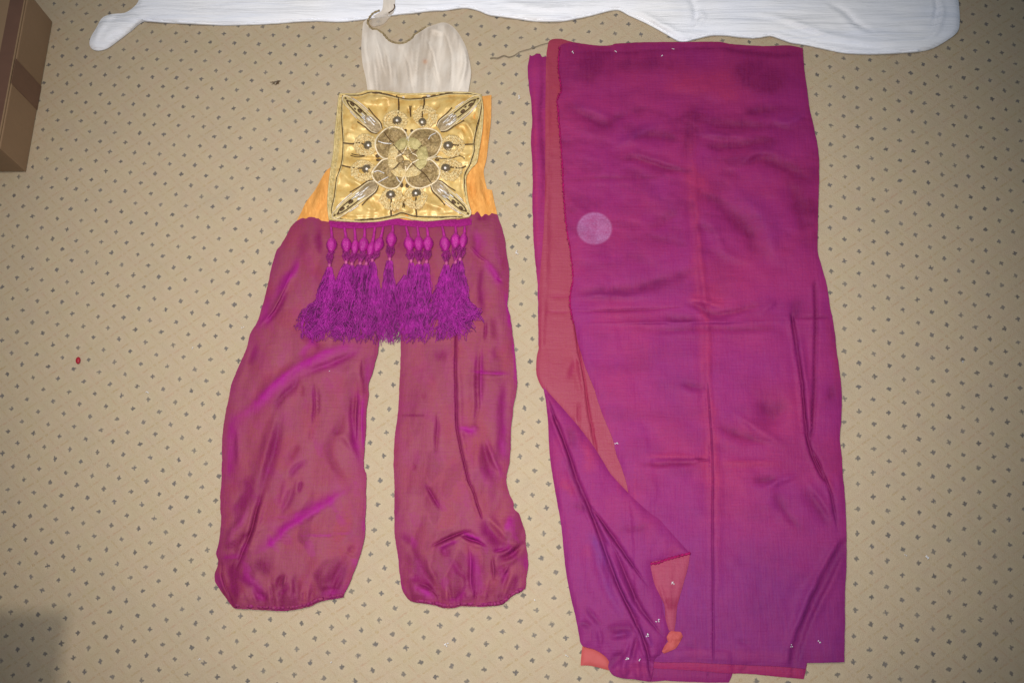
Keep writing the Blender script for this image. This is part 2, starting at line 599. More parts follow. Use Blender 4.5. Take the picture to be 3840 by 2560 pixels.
def mat_silk(name, base, red, mag, dark, slope=0.5, rough=0.5, seed=0.0, shot=None, streak=(1, 1), stain=None, spec=0.35, sheen=0.25, sheen_tint=None):
    """shot silk: warp and weft of two colours, so slopes to the side show the other one"""
    g = NG(name)
    ob = g.coord('Object')
    at = g.node('ShaderNodeAttribute', attribute_name='dye_shade')
    sc = g.node('ShaderNodeSeparateColor'); g.put(sc.inputs[0], at.outputs[0])
    n1 = g.noise(g.vec(ob, (1, 1, 1), (0, 0, seed)), 9, 4, 0.55, 0.3)
    n2 = g.noise(ob, 28, 3, 0.6, 0.5)
    n3 = g.noise(g.vec(ob, (260, 26, 100)), 1.0, 2, 0.6)
    n4 = g.noise(g.vec(ob, (26, 300, 100)), 1.0, 2, 0.6)
    fine = g.noise(ob, 380, 2, 0.7)
    rr = g.math('ADD', sc.outputs[0], g.math('MULTIPLY', g.math('SUBTRACT', n1, 0.5), 0.6), clamp=True)
    c = g.mix(rr, base, red)
    geo = g.node('ShaderNodeNewGeometry')
    sn = g.node('ShaderNodeSeparateXYZ'); g.put(sn.inputs[0], geo.outputs['Normal'])
    tilt = g.math('SQRT', g.math('ADD', g.math('MULTIPLY', sn.outputs[0], sn.outputs[0]), g.math('MULTIPLY', g.math('MULTIPLY', sn.outputs[1], sn.outputs[1]), 0.45)))
    sl = g.rng(tilt, 0.10, 0.62, 0.0, slope, True)
    if shot:
        c = g.mix(sl, c, shot)
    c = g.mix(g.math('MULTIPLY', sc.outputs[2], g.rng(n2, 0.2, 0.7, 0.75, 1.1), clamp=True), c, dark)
    c = g.mix(g.math('MULTIPLY', sc.outputs[1], g.rng(n2, 0.2, 0.7, 0.8, 1.1), clamp=True), c, mag)
    c = g.mix(g.math('MULTIPLY', g.rng(n3, 0.35, 0.7), 0.16), c, red)
    c = g.mix(g.math('MULTIPLY', g.rng(n4, 0.35, 0.7), 0.14), c, dark)
    c = g.mix(g.rng(fine, 0.40, 0.75, 0.0, 0.30), c, mag)
    c = g.mix(g.rng(g.noise(ob, 230, 3, 0.7), 0.45, 0.75, 0.0, 0.18), c, dark)
    if stain:
        (cx, cy, cr), scol = stain
        sx = g.node('ShaderNodeSeparateXYZ'); g.put(sx.inputs[0], ob)
        dx = g.math('SUBTRACT', sx.outputs[0], cx); dy = g.math('SUBTRACT', sx.outputs[1], cy)
        rad = g.math('SQRT', g.math('ADD', g.math('MULTIPLY', dx, dx), g.math('MULTIPLY', dy, dy)))
        body = g.rng(rad, cr * 0.80, cr * 1.10, 0.27, 0.0, True)
        rim = g.rng(g.math('ABSOLUTE', g.math('SUBTRACT', rad, cr * 0.93)), 0.0, cr * 0.12, 0.13, 0.0, True)
        f = g.math('MULTIPLY', g.math('ADD', body, rim), g.math('MULTIPLY', g.rng(g.noise(ob, 300, 3, 0.7), 0.3, 0.7, 0.5, 1.2), g.rng(g.noise(ob, 50, 3, 0.6), 0.3, 0.7, 0.55, 1.2)))
        c = g.mix(f, c, scol)
    weave = g.math('ADD', g.math('ADD', n3, n4), g.math('MULTIPLY', fine, 0.6))
    nb = g.bump(weave, 0.6, 0.0010)
    nb = g.bump(g.noise(ob, 60, 3, 0.6), 0.25, 0.002, nb)
    m = g.setb(Base_Color=c, Roughness=rough, Normal=nb, Specular_IOR_Level=spec)
    g.b.inputs['Sheen Weight'].default_value = sheen
    g.b.inputs['Sheen Roughness'].default_value = 0.4
    g.b.inputs['Sheen Tint'].default_value = (*(sheen_tint or mag), 1)
    return m


def mat_plain(name, a, b, scale=40, rough=0.6, metal=0.0, bump=0.3, bd=0.001, spec=0.4, stretch=(1, 1, 1), sheen=0.0, third=None):
    g = NG(name)
    ob = g.vec(g.coord('Object'), stretch)
    n = g.noise(ob, scale, 4, 0.6, 0.4)
    c = g.mix(g.rng(n, 0.32, 0.68), a, b)
    if third:
        c = g.mix(g.rng(g.noise(ob, scale * 3.1, 3, 0.6), 0.5, 0.72), c, third)
    nb = g.bump(g.math('ADD', n, g.math('MULTIPLY', g.noise(ob, scale * 6, 2, 0.6), 0.5)), bump, bd)
    m = g.setb(Base_Color=c, Roughness=rough, Metallic=metal, Normal=nb, Specular_IOR_Level=spec)
    g.b.inputs['Sheen Weight'].default_value = sheen
    return m


def mat_sheer():
    g = NG('sheer_gauze')
    ob = g.coord('Object')
    at = g.node('ShaderNodeAttribute', attribute_name='dye_shade')
    sc = g.node('ShaderNodeSeparateColor'); g.put(sc.inputs[0], at.outputs[0])
    st = g.noise(g.vec(ob, (34, 6, 10)), 1.0, 3, 0.5, 0.6)
    cl = g.noise(ob, 22, 4, 0.6, 0.6)
    c = g.mix(g.rng(st, 0.35, 0.65), (0.58, 0.50, 0.42), (0.69, 0.62, 0.545))
    c = g.mix(g.rng(cl, 0.45, 0.7, 0, 0.6), c, (0.70, 0.65, 0.59))
    c = g.mix(sc.outputs[0], c, (0.62, 0.30, 0.17))
    al = g.math('ADD', g.rng(st, 0.3, 0.7, 0.62, 0.90), g.math('MULTIPLY', sc.outputs[1], 0.35), clamp=True)
    al = g.math('SUBTRACT', al, g.math('MULTIPLY', sc.outputs[2], 0.5), clamp=True)
    nb = g.bump(st, 0.25, 0.002)
    return g.setb(Base_Color=c, Roughness=0.8, Normal=nb, Alpha=al, Specular_IOR_Level=0.15)


def mat_white():
    g = NG('white_crinkle_cotton')
    ob = g.coord('Object')
    st = g.noise(g.vec(ob, (5, 70, 10), (0, 0, 0.05)), 1.0, 5, 0.62, 0.9)
    st2 = g.noise(g.vec(ob, (3.5, 60, 10), (0, 0, -0.04)), 1.0, 4, 0.65, 1.3)
    cl = g.noise(ob, 6, 3, 0.5)
    c = g.mix(g.rng(cl, 0.35, 0.7), (0.82, 0.84, 0.92), (0.87, 0.87, 0.90))
    c = g.mix(g.rng(st, 0.52, 0.75, 0, 0.38), c, (0.62, 0.68, 0.84))
    h = g.math('ADD', g.math('MULTIPLY', g.rng(st2, 0.3, 0.7), 1.0), g.math('MULTIPLY', st, 0.7))
    nb = g.bump(h, 0.5, 0.004)
    nb = g.bump(g.noise(ob, 240, 3, 0.6), 0.25, 0.001, nb)
    return g.setb(Base_Color=c, Roughness=0.85, Normal=nb, Specular_IOR_Level=0.2)


def mat_tassel(name, a, b, rough=0.42):
    g = NG(name)
    ob = g.coord('Object')
    oi = g.node('ShaderNodeObjectInfo').outputs['Random']
    n = g.noise(ob, 130, 3, 0.6)
    c = g.mix(g.rng(n, 0.3, 0.7), a, b)
    c = g.mix(g.math('MULTIPLY', oi, 0.2), c, (0.20, 0.012, 0.13))
    if 'fringe' in name:
        at = g.node('ShaderNodeAttribute', attribute_name='dye_shade')
        sc = g.node('ShaderNodeSeparateColor'); g.put(sc.inputs[0], at.outputs[0])
        c = g.mix(g.math('MULTIPLY', sc.outputs[2], g.rng(g.noise(ob, 60, 2, 0.6), 0.35, 0.6, 0.1, 1.0)), c, (0.10, 0.003, 0.075))
    m = g.setb(Base_Color=c, Roughness=rough, Specular_IOR_Level=0.4, Normal=g.bump(g.noise(ob, 900, 2, 0.6), 0.6, 0.002))
    g.b.inputs['Sheen Weight'].default_value = 0.06
    g.b.inputs['Sheen Tint'].default_value = (0.9, 0.15, 0.8, 1)
    return m


def mat_box():
    g = NG('cardboard')
    ob = g.coord('Object')
    n = g.noise(ob, 7, 4, 0.6)
    f = g.noise(ob, 160, 2, 0.6)
    c = g.mix(g.rng(n, 0.3, 0.7), (0.26, 0.168, 0.098), (0.30, 0.195, 0.115))
    c = g.mix(g.rng(f, 0.45, 0.75, 0, 0.25), c, (0.25, 0.165, 0.09))
    return g.setb(Base_Color=c, Roughness=0.8, Normal=g.bump(f, 0.3, 0.001), Specular_IOR_Level=0.25)


M_CARPET = mat_carpet()
M_LEG = mat_silk('rose_magenta_shot_silk', lin(140, 69, 84), lin(142, 58, 70), lin(150, 18, 122), lin(108, 24, 62),
                 slope=0.5, rough=0.62, shot=lin(128, 30, 86), spec=0.18, sheen=0.03)
TXL = W(2620, 1350, 0.0)
STC = W(2229, 861, 0.005) - TXL
M_TEXT = mat_silk('violet_shot_silk', lin(142, 36, 104), lin(162, 46, 90), lin(116, 42, 116), lin(108, 16, 68),
                  slope=0.35, rough=0.6, shot=lin(122, 26, 94), seed=0.6, stain=((STC[0], STC[1], 0.0300), lin(196, 160, 212)), spec=0.15, sheen=0.06)
M_REV = mat_silk('coral_silk_reverse', lin(148, 62, 82), lin(154, 58, 72), lin(150, 38, 96), lin(134, 34, 62),
                 slope=0.35, rough=0.55, shot=lin(150, 40, 80), seed=1.2, spec=0.2, sheen=0.1, sheen_tint=lin(200, 90, 90))
M_PEACH = mat_plain('peach_coral_silk', lin(180, 82, 84), lin(170, 74, 74), 60, 0.6, 0, 0.3, spec=0.2)
M_SELV = mat_plain('magenta_selvedge', lin(175, 10, 100), lin(120, 10, 70), 220, 0.7, 0, 0.6, 0.002, spec=0.2)
M_ORANGE = mat_plain('orange_cotton', lin(214, 154, 84), lin(206, 142, 70), 26, 0.75, 0, 0.45, 0.004, spec=0.2, stretch=(3, 1, 1), third=lin(230, 168, 92))
M_GOLD = mat_plain('gold_satin', (0.56, 0.36, 0.10), (0.76, 0.56, 0.23), 20, 0.40, 0.12, 0.10, 0.002, spec=0.5, third=(0.52, 0.29, 0.07))
M_HEM = mat_plain('olive_gold_braid', (0.52, 0.40, 0.16), (0.70, 0.56, 0.28), 150, 0.5, 0.12, 0.8, 0.002, spec=0.5)
M_FOOT = mat_plain('brown_gold_net', (0.30, 0.215, 0.12), (0.48, 0.37, 0.22), 200, 0.45, 0.3, 0.8, 0.002, spec=0.6)
M_BAND = mat_plain('magenta_braid', (0.30, 0.010, 0.16), (0.40, 0.018, 0.24), 260, 0.8, 0, 0.9, 0.003, spec=0.2)
M_BRONZE = mat_plain('tarnished_bronze_thread', (0.24, 0.155, 0.060), (0.48, 0.35, 0.16), 80, 0.45, 0.15, 0.9, 0.003, spec=0.5, third=(0.13, 0.085, 0.04))
M_OLIVE = mat_plain('olive_gold_thread', (0.44, 0.37, 0.15), (0.56, 0.46, 0.20), 200, 0.45, 0.15, 0.7, 0.002, spec=0.6)
M_PIPE = mat_plain('pale_gold_piping', (0.82, 0.72, 0.52), (0.66, 0.52, 0.32), 300, 0.4, 0.05, 0.4, 0.001, spec=0.7)
M_BROWN = mat_plain('dark_brown_thread', (0.055, 0.028, 0.010), (0.12, 0.065, 0.022), 260, 0.55, 0.0, 0.5, 0.001)
M_SILVER = mat_plain('silver_thread', (0.88, 0.86, 0.84), (0.60, 0.55, 0.50), 200, 0.35, 0.2, 0.6, 0.001, spec=0.7)
M_SHELL = mat_plain('bright_gold_crochet', (0.80, 0.58, 0.24), (0.92, 0.76, 0.42), 190, 0.34, 0.15, 1.0, 0.003, spec=0.7, third=(0.50, 0.28, 0.07))
M_STUD = mat_plain('grey_bronze_stud', (0.20, 0.155, 0.095), (0.30, 0.24, 0.16), 200, 0.28, 0.6, 0.3, 0.001, spec=0.7)
M_GLINT = mat_plain('stud_glint', (0.85, 0.80, 0.74), (0.8, 0.75, 0.7), 100, 0.12, 0.0, 0.0, spec=0.9)  # white of the flash highlight laid on each stud
M_SHEER = mat_sheer()
M_CORD = mat_plain('twisted_gold_cord', (0.42, 0.33, 0.18), (0.24, 0.165, 0.075), 320, 0.45, 0.3, 0.8, 0.002, spec=0.6)
M_WHITE = mat_white()
M_BEAD = mat_tassel('magenta_crochet', (0.50, 0.020, 0.31), (0.34, 0.010, 0.21), 0.34)
M_NET = mat_tassel('dark_magenta_netting', (0.34, 0.010, 0.20), (0.15, 0.006, 0.09), 0.5)
M_FRINGE = mat_tassel('purple_rayon_fringe', (0.47, 0.014, 0.37), (0.34, 0.010, 0.28), 0.5)
M_KNOT = mat_tassel('pink_silk_knot', (0.60, 0.12, 0.32), (0.40, 0.05, 0.20), 0.35)
M_BOX = mat_box()
M_TAPE = mat_plain('brown_parcel_tape', (0.135, 0.066, 0.042), (0.16, 0.08, 0.05), 20, 0.35, 0, 0.1, spec=0.5)
M_RED = mat_plain('dark_red_petal', lin(165, 22, 45), lin(140, 16, 36), 300, 0.5, 0, 0.4, 0.001)
M_LINT = mat_plain('white_lint', (0.82, 0.82, 0.84), (0.72, 0.72, 0.76), 400, 0.8, 0, 0.4, 0.001)
M_THREAD = mat_plain('dull_brown_thread', (0.16, 0.125, 0.08), (0.24, 0.19, 0.13), 400, 0.8, 0, 0.4, 0.001)
M_WOOD = mat_plain('brown_wood', (0.20, 0.12, 0.06), (0.28, 0.17, 0.09), 12, 0.5, 0, 0.2, stretch=(1, 8, 1))

# ------------------------------------------------------------------ carpet
LAT = [47.66369738521472, -9.473602225472137, 492.3017568657397, 2.5076888690952335, 34.80272361613471, 222.7833376058815,
       -0.0010436178769179776, -0.0028785275098439462, -0.09550807933499063, 0.03381829139042917]


def lattice(px, py):
    """count of woven rows and columns at a pixel, as measured on the photograph"""
    d0 = np.stack([(px - 1920) / 3000, (py - 1280) / 3000], -1)
    rad = np.hypot(d0[..., 0], d0[..., 1])[..., None]
    d0c = d0 * np.minimum(1, 0.82 / np.maximum(rad, 1e-6))
    d = d0c.copy()
    for _ in range(12):
        r2 = (d ** 2).sum(-1, keepdims=True)
        d = d0c / (1 + LAT[8] * r2 + LAT[9] * r2 * r2)
    d = d * (rad / np.maximum(np.hypot(d0c[..., 0], d0c[..., 1])[..., None], 1e-9))
    q = np.stack([1920 + 3000 * d[..., 0], 1280 + 3000 * d[..., 1], np.ones(d.shape[:-1])], -1)
    H = np.array([LAT[0:3], LAT[3:6], [LAT[6], LAT[7], 1]])
    r = q @ np.linalg.inv(H).T
    return r[..., 0] / r[..., 2], r[..., 1] / r[..., 2]


nx, ny = 150, 120
xs = np.linspace(-1.9, 1.8, nx); ys = np.linspace(-1.3, 1.5, ny)
X, Y = np.meshgrid(xs, ys)
Pw = np.stack([X, Y, np.zeros_like(X)], -1).reshape(-1, 3)
rel = (Pw - CAM) @ ROT
pxc = 1920 + FPX * rel[:, 0] / -rel[:, 2]; pyc = 1280 - FPX * rel[:, 1] / -rel[:, 2]
li, lj = lattice(pxc, pyc)
Pw[:, 2] = 0.0012 * fbm(Pw[:, 0] * 5, Pw[:, 1] * 5, 2, 2) - 0.0012
Fc = [(j * nx + i, j * nx + i + 1, (j + 1) * nx + i + 1, (j + 1) * nx + i) for j in range(ny - 1) for i in range(nx - 1)]
me = bpy.data.meshes.new('carpet')
me.from_pydata(Pw.tolist(), [], Fc)
uvl = me.uv_layers.new(name='weave')
vi = np.zeros(len(me.loops), int)
me.loops.foreach_get('vertex_index', vi)
uvl.data.foreach_set('uv', np.stack([li[vi], lj[vi]], 1).ravel())
me.polygons.foreach_set('use_smooth', [True] * len(me.polygons))
me.materials.append(M_CARPET)
carpet = bpy.data.objects.new('carpet', me)
COL.objects.link(carpet)
setp(carpet, 'beige woven carpet with small dark tufts and faint ochre lattice', None, None, 'structure')

# ------------------------------------------------------------------ white crinkled cotton garment along the top
def zero(P):
    return np.zeros(len(P))


white_edge = [(548, -260), (520, 0), (505, 24), (470, 48), (419, 54), (383, 68), (360, 107), (342, 137), (335, 164), (345, 184), (368, 190),
              (401, 182), (443, 152), (490, 116), (520, 90), (540, 80), (621, 86), (717, 90), (824, 95), (931, 94), (1038, 89), (1121, 82),
              (1193, 80), (1276, 83), (1371, 73), (1464, 59), (1549, 50), (1614, 42), (1667, 40), (1721, 32), (1759, 32), (1797, 42),
              (1836, 57), (1912, 67), (1989, 78), (2046, 81), (2103, 80), (2134, 76), (2210, 61), (2312, 38), (2363, 61), (2424, 89),
              (2491, 125), (2542, 154), (2567, 158), (2618, 145), (2669, 134), (2720, 134), (2771, 140), (2822, 144), (2853, 141), (2890, 136),
              (2927, 148), (2969, 162), (3022, 170), (3101, 187), (3169, 200), (3259, 204), (3364, 200), (3443, 194), (3496, 182), (3549, 153),
              (3591, 119), (3599, 74), (3594, 0), (3560, -260)]


def dye_white(P, d, h, dye_shade):
    x, y = P[:, 0], P[:, 1]
    wv = 30 * fbm(x / 500, y / 160, 4, 2)
    n = ridged(x / 330, (y + wv) / 24, 1) * 0.0016 + ridged(x / 200, (y + wv) / 11, 3) * 0.0010
    lobe = smooth((520 - x) / 60)
    n2 = ridged((x + y * 1.1) / 120, (y * 0.9 - x * 0.55) / 30, 5) * 0.003
    h += n * (1 - lobe) + n2 * lobe + 0.004 * fbm(x / 160, y / 90, 6, 2)


wf = [([(500, 60), (440, 66), (385, 84)], 7, -0.004), ([(540, 78), (490, 62), (430, 66)], 6, 0.004), ([(480, 112), (430, 130), (392, 148)], 7, -0.004),
      ([(415, 70), (375, 110), (352, 165)], 8, 0.004),
      ([(1790, -10), (2030, 30), (2280, 22)], 7, 0.004), ([(2380, 40), (2520, 110), (2580, 140)], 8, 0.005), ([(2560, -40), (2610, 40), (2600, 120)], 9, -0.004),
      ([(2600, 30), (2640, 60), (2590, 130)], 7, 0.004), ([(3080, 0), (3160, 40), (3220, 90), (3300, 130)], 8, -0.0045),
      ([(2700, 50), (2900, 60), (3110, 130), (3300, 160), (3480, 150)], 7, 0.004), ([(2760, 105), (2900, 115), (3090, 160), (3280, 182), (3440, 172)], 5, -0.003),
      ([(3520, -20), (3535, 50), (3510, 120), (3450, 165)], 8, 0.0045), ([(3500, -30), (3512, 40), (3490, 100)], 5, -0.004)]
wt = thing('crinkled_cotton_garment', 1950, 0, 'white crinkled cotton garment with rolled edge spread along the top of the carpet', 'garment')
white, H_WHITE = cloth('cotton_body', white_edge, None, M_WHITE, wt, step=8, feats=wf, edge=(0.002, 0.007, 9), dyefun=dye_white)
# stitched rolled hem following the lower edge
hemc = curve([p for p in white_edge[15:60]], 9)
hv = hemc.copy(); hv[:, 1] -= 4
hh = H_WHITE(hv)
V, F = tube_geo(W(hv[:, 0], hv[:, 1], hh + 0.0004), 0.0022, 6)
mesh_obj('rolled_hem', V, F, M_WHITE, wt, dye_shade=None)

# ------------------------------------------------------------------ harem trousers
tr = thing('harem_trousers', 1480, 1300, 'rose magenta silk harem trousers with orange yoke and gathered ankles under the gold panel', 'trousers')
yoke = [(1290, 372), (1500, 366), (1700, 368), (1800, 362), (1843, 357), (1841, 453), (1832, 530), (1824, 598), (1814, 637), (1816, 664), (1826, 709), (1845, 713),
        (1854, 759), (1864, 806), (1850, 830), (1600, 850), (1300, 850), (1130, 834), (1113, 826), (1129, 797), (1140, 773), (1150, 754), (1181, 713), (1207, 667), (1223, 641),
        (1242, 623), (1262, 540)]
yf = [([(1220, 660), (1195, 740), (1165, 800)], 9, 0.006), ([(1235, 690), (1215, 760), (1172, 806)], 7, -0.005), ([(1238, 640), (1228, 720), (1200, 790)], 6, 0.004),
      ([(1826, 400), (1815, 520), (1806, 600)], 6, 0.003), ([(1790, 640), (1800, 720), (1830, 780)], 8, 0.005), ([(1770, 660), (1775, 740), (1795, 780)], 6, -0.004),
      ([(1815, 660), (1822, 730), (1840, 790)], 6, -0.003), ([(1836, 720), (1846, 790)], 5, 0.003)]


def dye_yoke(P, d, h, dye_shade):
    h += 0.0035 * fbm(P[:, 0] / 14, P[:, 1] / 90, 2, 2)


yk, H_YOKE = cloth('waist_yoke', yoke, None, M_ORANGE, tr, step=8, feats=yf, edge=(0.0018, 0.005, 20), dyefun=dye_yoke)

legs = [(1115, 826), (1134, 818), (1155, 813), (1178, 815), (1232, 826), (1400, 836), (1600, 834), (1740, 806), (1762, 790), (1785, 784), (1813, 790), (1840, 798), (1866, 805),
        (1871, 823), (1882, 853), (1894, 903), (1901, 960), (1909, 1018), (1907, 1094), (1903, 1152), (1913, 1182), (1920, 1228),
        (1926, 1280), (1934, 1365), (1939, 1423), (1936, 1470), (1924, 1535), (1916, 1620), (1912, 1722), (1899, 1787), (1897, 1800),
        (1911, 1850), (1926, 1886), (1927, 1906), (1944, 1923), (1957, 1959), (1971, 1999), (1972, 2032), (1977, 2072), (1981, 2115), (1975, 2158), (1970, 2206),
        (1944, 2220), (1921, 2234), (1898, 2254), (1881, 2266), (1815, 2273), (1732, 2271), (1699, 2278), (1665, 2278), (1632, 2268), (1566, 2259), (1533, 2248),
        (1509, 2208), (1498, 2148), (1490, 2072), (1480, 1999), (1479, 1900), (1478, 1800), (1476, 1745), (1477, 1688), (1480, 1637), (1487, 1586), (1494, 1518), (1497, 1450),
        (1501, 1365), (1503, 1280), (1500, 1235), (1496, 1190), (1490, 1140), (1478, 1108),
        (1462, 1140), (1448, 1190), (1432, 1240), (1421, 1286), (1416, 1323), (1404, 1369), (1393, 1407), (1383, 1434), (1381, 1484), (1375, 1530), (1372, 1606), (1366, 1683), (1364, 1752),
        (1373, 1778), (1373, 1800), (1372, 1866), (1370, 1949), (1367, 2012), (1353, 2072), (1344, 2098), (1324, 2151), (1304, 2201), (1290, 2224), (1287, 2238),
        (1234, 2248), (1191, 2258), (1158, 2274), (1108, 2284), (1058, 2289), (1005, 2287), (932, 2282), (903, 2281), (876, 2277), (843, 2234), (820, 2201), (806, 2175), (805, 2148),
        (815, 2125), (817, 2098), (810, 2075), (821, 2032), (826, 1986), (830, 1946), (826, 1899), (826, 1850), (830, 1800), (832, 1740), (832, 1702), (834, 1637), (843, 1568), (857, 1495),
        (866, 1445), (880, 1407), (903, 1354), (926, 1301), (937, 1255), (949, 1232), (968, 1198), (981, 1156), (995, 1106), (1006, 1056), (1014, 1018), (1025, 980), (1037, 938),
        (1056, 915), (1075, 880), (1090, 850)]
MG = (0, 1, 0); DK = (0, 0, 1); MR = (0, 0.15, 0.75); RD = (0.8, 0, 0.3); VI = (0, 0.35, 0.6)  # dark tones along grooves stand for crease shade, magenta on ridges for sheen
